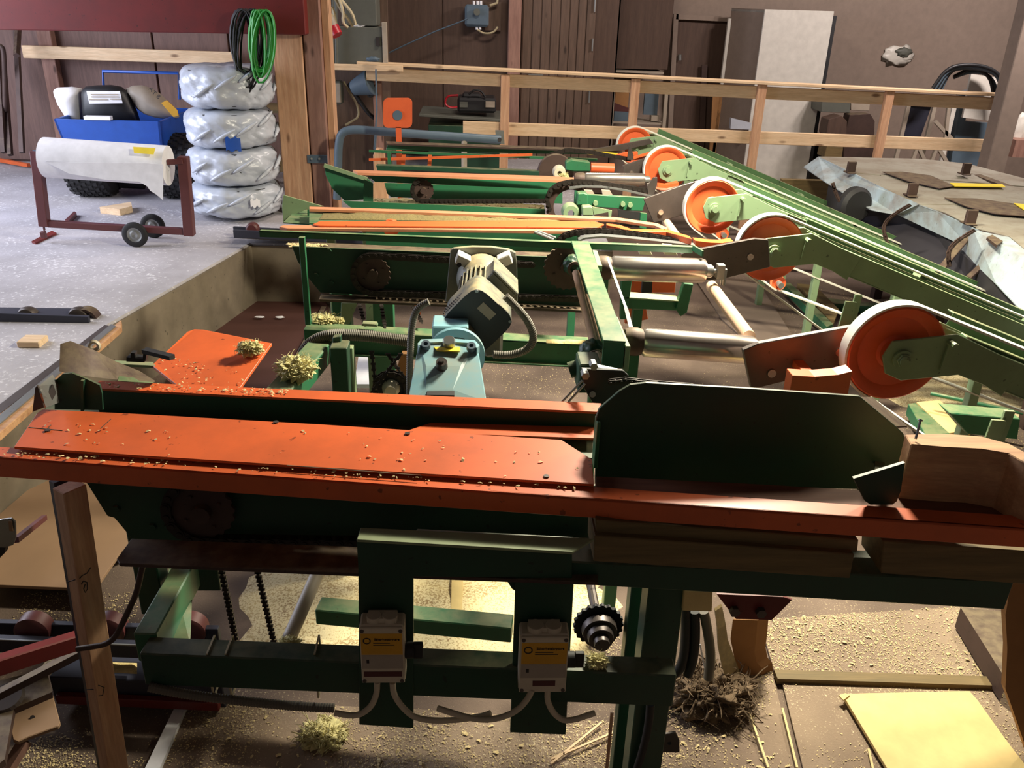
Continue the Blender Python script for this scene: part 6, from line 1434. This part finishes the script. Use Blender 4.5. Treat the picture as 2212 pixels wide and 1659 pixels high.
# =================== LOWER LEFT ===================
solo('tan_sheet', MB().prism([p(a,b,Z=-.33) for a,b in ((-30,1135),(60,1058),(120,1030),(290,1040),(330,1160),(262,1190),(205,1272),(-30,1262))], (0,0,-.012)), M['tan'], 'large tan fibreboard sheet lying left of the front machine', 'sheet', bevel=.001)
solo('pit_sheet', MB().prism([p(a,b,Z=-.385) for a,b in ((330,870),(470,650),(560,600),(700,640),(720,700),(640,870))], (0,0,-.01)), M['pitrust'], 'dark red-brown sheet on the pit floor behind the orange tray', 'sheet')
solo('pit_bar', MB().beam(p(600,855,Z=-.37), p(700,665,Z=-.37), .03, .02), M['rust'], 'rusty flat bar on the dark pit sheet', 'bar')
for q in ((560,685),(605,685)):
    solo('paper_scrap', MB().blob(p(*q,Z=-.37), (.03,.012,.006), q[0], .5, 3, 2), M['paper'], 'small pale scrap on the dark pit sheet, %s' % ('left one' if q[0] == 560 else 'right one'), 'scrap')
bc = thing('galvanised_clip', 'galvanised slotted steel clip at the left edge, with a brown bar', 'clip', tuple(p(10,1180,Z=-.1)))
cl_ = [(-20,1128),(5,1122),(25,1120),(33,1128),(34,1162),(28,1178),(10,1183),(-20,1182)]
part('clip', plate(cl_, 2.1, .006), M['galv'], bc, bevel=.001)
part('slot', plate([(18,1126),(25,1126),(28,1148),(20,1147)], 2.094, .003), M['tan'], bc)
part('bar', MB().beam(p(34,1167,Y=2.12), p(96,1118,Y=2.45), .016, .016), M['brownsteel'], bc)
part('peg', plate([(-20,1180),(12,1182),(10,1195),(0,1205),(-20,1212)], 2.12, .02), M['black'], bc)
wp = thing('leaning_stud', 'leaning pine stud with pencil marks under the left end of the red rail', 'post', tuple(p(235,1690,Z=-.42)))
A = p(150,1050,Y=1.60); B = p(252,1690,Y=1.60); B.z = max(B.z, -.40)
B = A.lerp(p(252,1690,Y=1.60), (A.z+.40)/(A.z-p(252,1690,Y=1.60).z))
d = (B-A).normalized(); s1v = Vector((math.cos(math.radians(35)),-math.sin(math.radians(35)),0)); s1v = (s1v-d*s1v.dot(d)).normalized(); s2v = d.cross(s1v)
part('stud', MB().obox((A+B)/2, d*(B-A).length/2, s1v*.020, s2v*.026), M['pineZ'], wp, bevel=.002)
part('dark_side_strip', MB().obox((A+B)/2-s2v*.0 - s1v*.034+s2v*.0+Vector((-.004,.01,0)), d*(B-A).length/2, s1v*.010, s2v*.020), M['navy'], wp, bevel=.001)  # separate dark strip along the left side of the stud
def onface(a, b, off=.0): # point on the front-right faces
    return p(a,b,Y=1.572)
for L_ in ([(147,1257),(163,1252)],[(168,1254),(178,1243),(188,1238),(196,1226)],[(176,1262),(180,1255)],[(182,1256),(188,1258),(189,1272),(184,1280),(181,1272),(184,1262)],[(186,1490),(205,1489)],[(212,1480),(225,1485),(222,1502),(208,1504)]):
    part('pencil_mark', MB().tube([onface(*q) for q in L_], .0012, 5), M['ink'], wp)
solo('rebar_hook', MB().tube([p(a,b,Y=1.52) for a,b in ((166,1402),(200,1397),(228,1392),(248,1378),(262,1352),(278,1318),(294,1284),(302,1250),(308,1222))], .0065, 10, smooth=1), M['rust'], 'bent dark steel rod hooked round the pine stud', 'rod', smooth=60)
rb = thing('red_diagonal_bar', 'dark red square steel bar coming in from the left edge to the pine stud', 'bar', tuple(p(60,1450,Y=1.7)))
part('tube', MB().beam(p(-60,1455,Y=1.55), p(172,1382,Y=1.72), .03, .045), M['red'], rb, bevel=.003)
part('lower_shadow_bar', MB().beam(p(-60,1530,Y=1.6), p(168,1412,Y=1.75), .02, .02), M['rust'], rb)
ft = thing('floor_roller_conveyor', 'dark low roller conveyor on the pit floor under the left end of the machine', 'roller conveyor', tuple(p(200,1500,Z=-.4)))
Zc = -.17
part('side_profile', railw(p(-60,1378,Z=Zc), p(470,1400,Z=Zc), .02, .05), M['navy'], ft, bevel=.002)
part('bright_edge', railw(p(-60,1379,Z=Zc+.002), p(470,1401,Z=Zc+.002), .004, .004), M['galv'], ft)
part('side_profile', railw(p(-60,1345,Z=Zc), p(470,1360,Z=Zc), .02, .05), M['navy'], ft, bevel=.002)
for q in (60, 225, 402):
    c = p(q,1378,Z=Zc-.01)+Vector((0,.04,0)); part('roller', MB().lathe(c, (0,-1,0), [(0,.03),(.035,.03),(.048,.02),(.048,-.02),(.035,-.03),(0,-.03)], 30), M['brownsteel'], ft, smooth=40)
part('low_beam', railw(p(105,1462,Z=-.28), p(480,1478,Z=-.28), .1, .09), M['navy'], ft, bevel=.003)
part('red_line', railw(p(118,1504,Z=-.33), p(470,1520,Z=-.33), .02, .03), M['red'], ft, bevel=.002)
sawbed('sawdust_layer', [(230,1430),(296,1432),(296,1456),(232,1452)], -.25, .008, 'bright sawdust strip beside the pine stud', 20, 8)
pile('sawdust_heap', p(130,1440,Z=-.3), .05, .03, .02, 'orange-brown sawdust left of the pine stud', 9)
tf = thing('tan_flap', 'tan rounded mud flap with a bolt hole at bottom left', 'flap', tuple(p(75,1600,Z=-.3)))
part('flap', MB().prism([p(a,b,Z=-.27) for a,b in ((18,1555),(30,1535),(60,1515),(114,1500),(122,1530),(130,1560),(126,1568),(60,1592),(38,1602),(28,1598))], (0,0,-.012)), M['tan'], tf, bevel=.002)
part('hole', MB().cyl(p(70,1550,Z=-.269), p(70,1550,Z=-.268), .006, 12), M['ink'], tf)
part('orange_leg', MB().beam(p(55,1600,Z=-.29), p(5,1680,Z=-.35), .03, .02), M['oldwoodZ'], tf)
part('dark_frame', MB().prism([p(a,b,Z=-.25) for a,b in ((-40,1480),(100,1445),(112,1495),(30,1530),(10,1640),(-40,1680))], (0,0,-.02)), M['rust'], tf)
part('grey_lobe', MB().lathe(p(15,1508,Z=-.24), (0,-.3,1), [(0,.01),(.04,.01),(.045,0),(0,-.01)], 20), M['steel'], tf)
# long frame members on the floor behind the big guard plate
ff2 = thing('floor_frame', 'green and cream floor frame members right of the nearest wheel', 'frame', tuple(p(2050,930,Z=-.4)))
part('cream_member', MB().prism([p(a,b,Z=-.30) for a,b in ((1980,868),(2030,864),(2100,928),(2050,935))], (0,0,-.06)), M['board_yellow'], ff2, bevel=.002)
part('green_member', MB().prism([p(a,b,Z=-.30) for a,b in ((1962,872),(1978,870),(2052,936),(2000,940))], (0,0,-.06)), M['green'], ff2, bevel=.002)
part('box_beam', MB().prism([p(2050,892,Y=2.55),p(2205,905,Y=2.55),p(2198,950,Y=2.55),p(2090,938,Y=2.55)], (0,.08,0)), M['green'], ff2, bevel=.003)
part('pipe', MB().cyl(p(2010,850,Z=-.2), p(2210,892,Z=-.2), .010, 10), M['green'], ff2, smooth=40)
part('far_member', MB().prism([p(a,b,Z=-.34) for a,b in ((1740,640),(1830,648),(1950,660),(1948,668),(1740,650))], (0,0,-.05)), M['green'], ff2)
part('long_member', MB().prism([p(a,b,Z=-.3) for a,b in ((1690,610),(1708,612),(1800,700),(1786,706))], (0,0,-.05)), M['green'], ff2)
part('long_member', MB().prism([p(a,b,Z=-.3) for a,b in ((1722,612),(1760,616),(1812,668),(1800,700))], (0,0,-.03)), M['oldwood'], ff2)
# dark steps of the far floor under the wheels
solo('dark_mat', MB().prism(onfloor([(1500,600),(1640,612),(1760,800),(1640,760),(1560,690)],-.39), (0,0,-.008)), M['tan2'], 'worn grey-brown floor panel beneath the rods and wheels', 'panel')
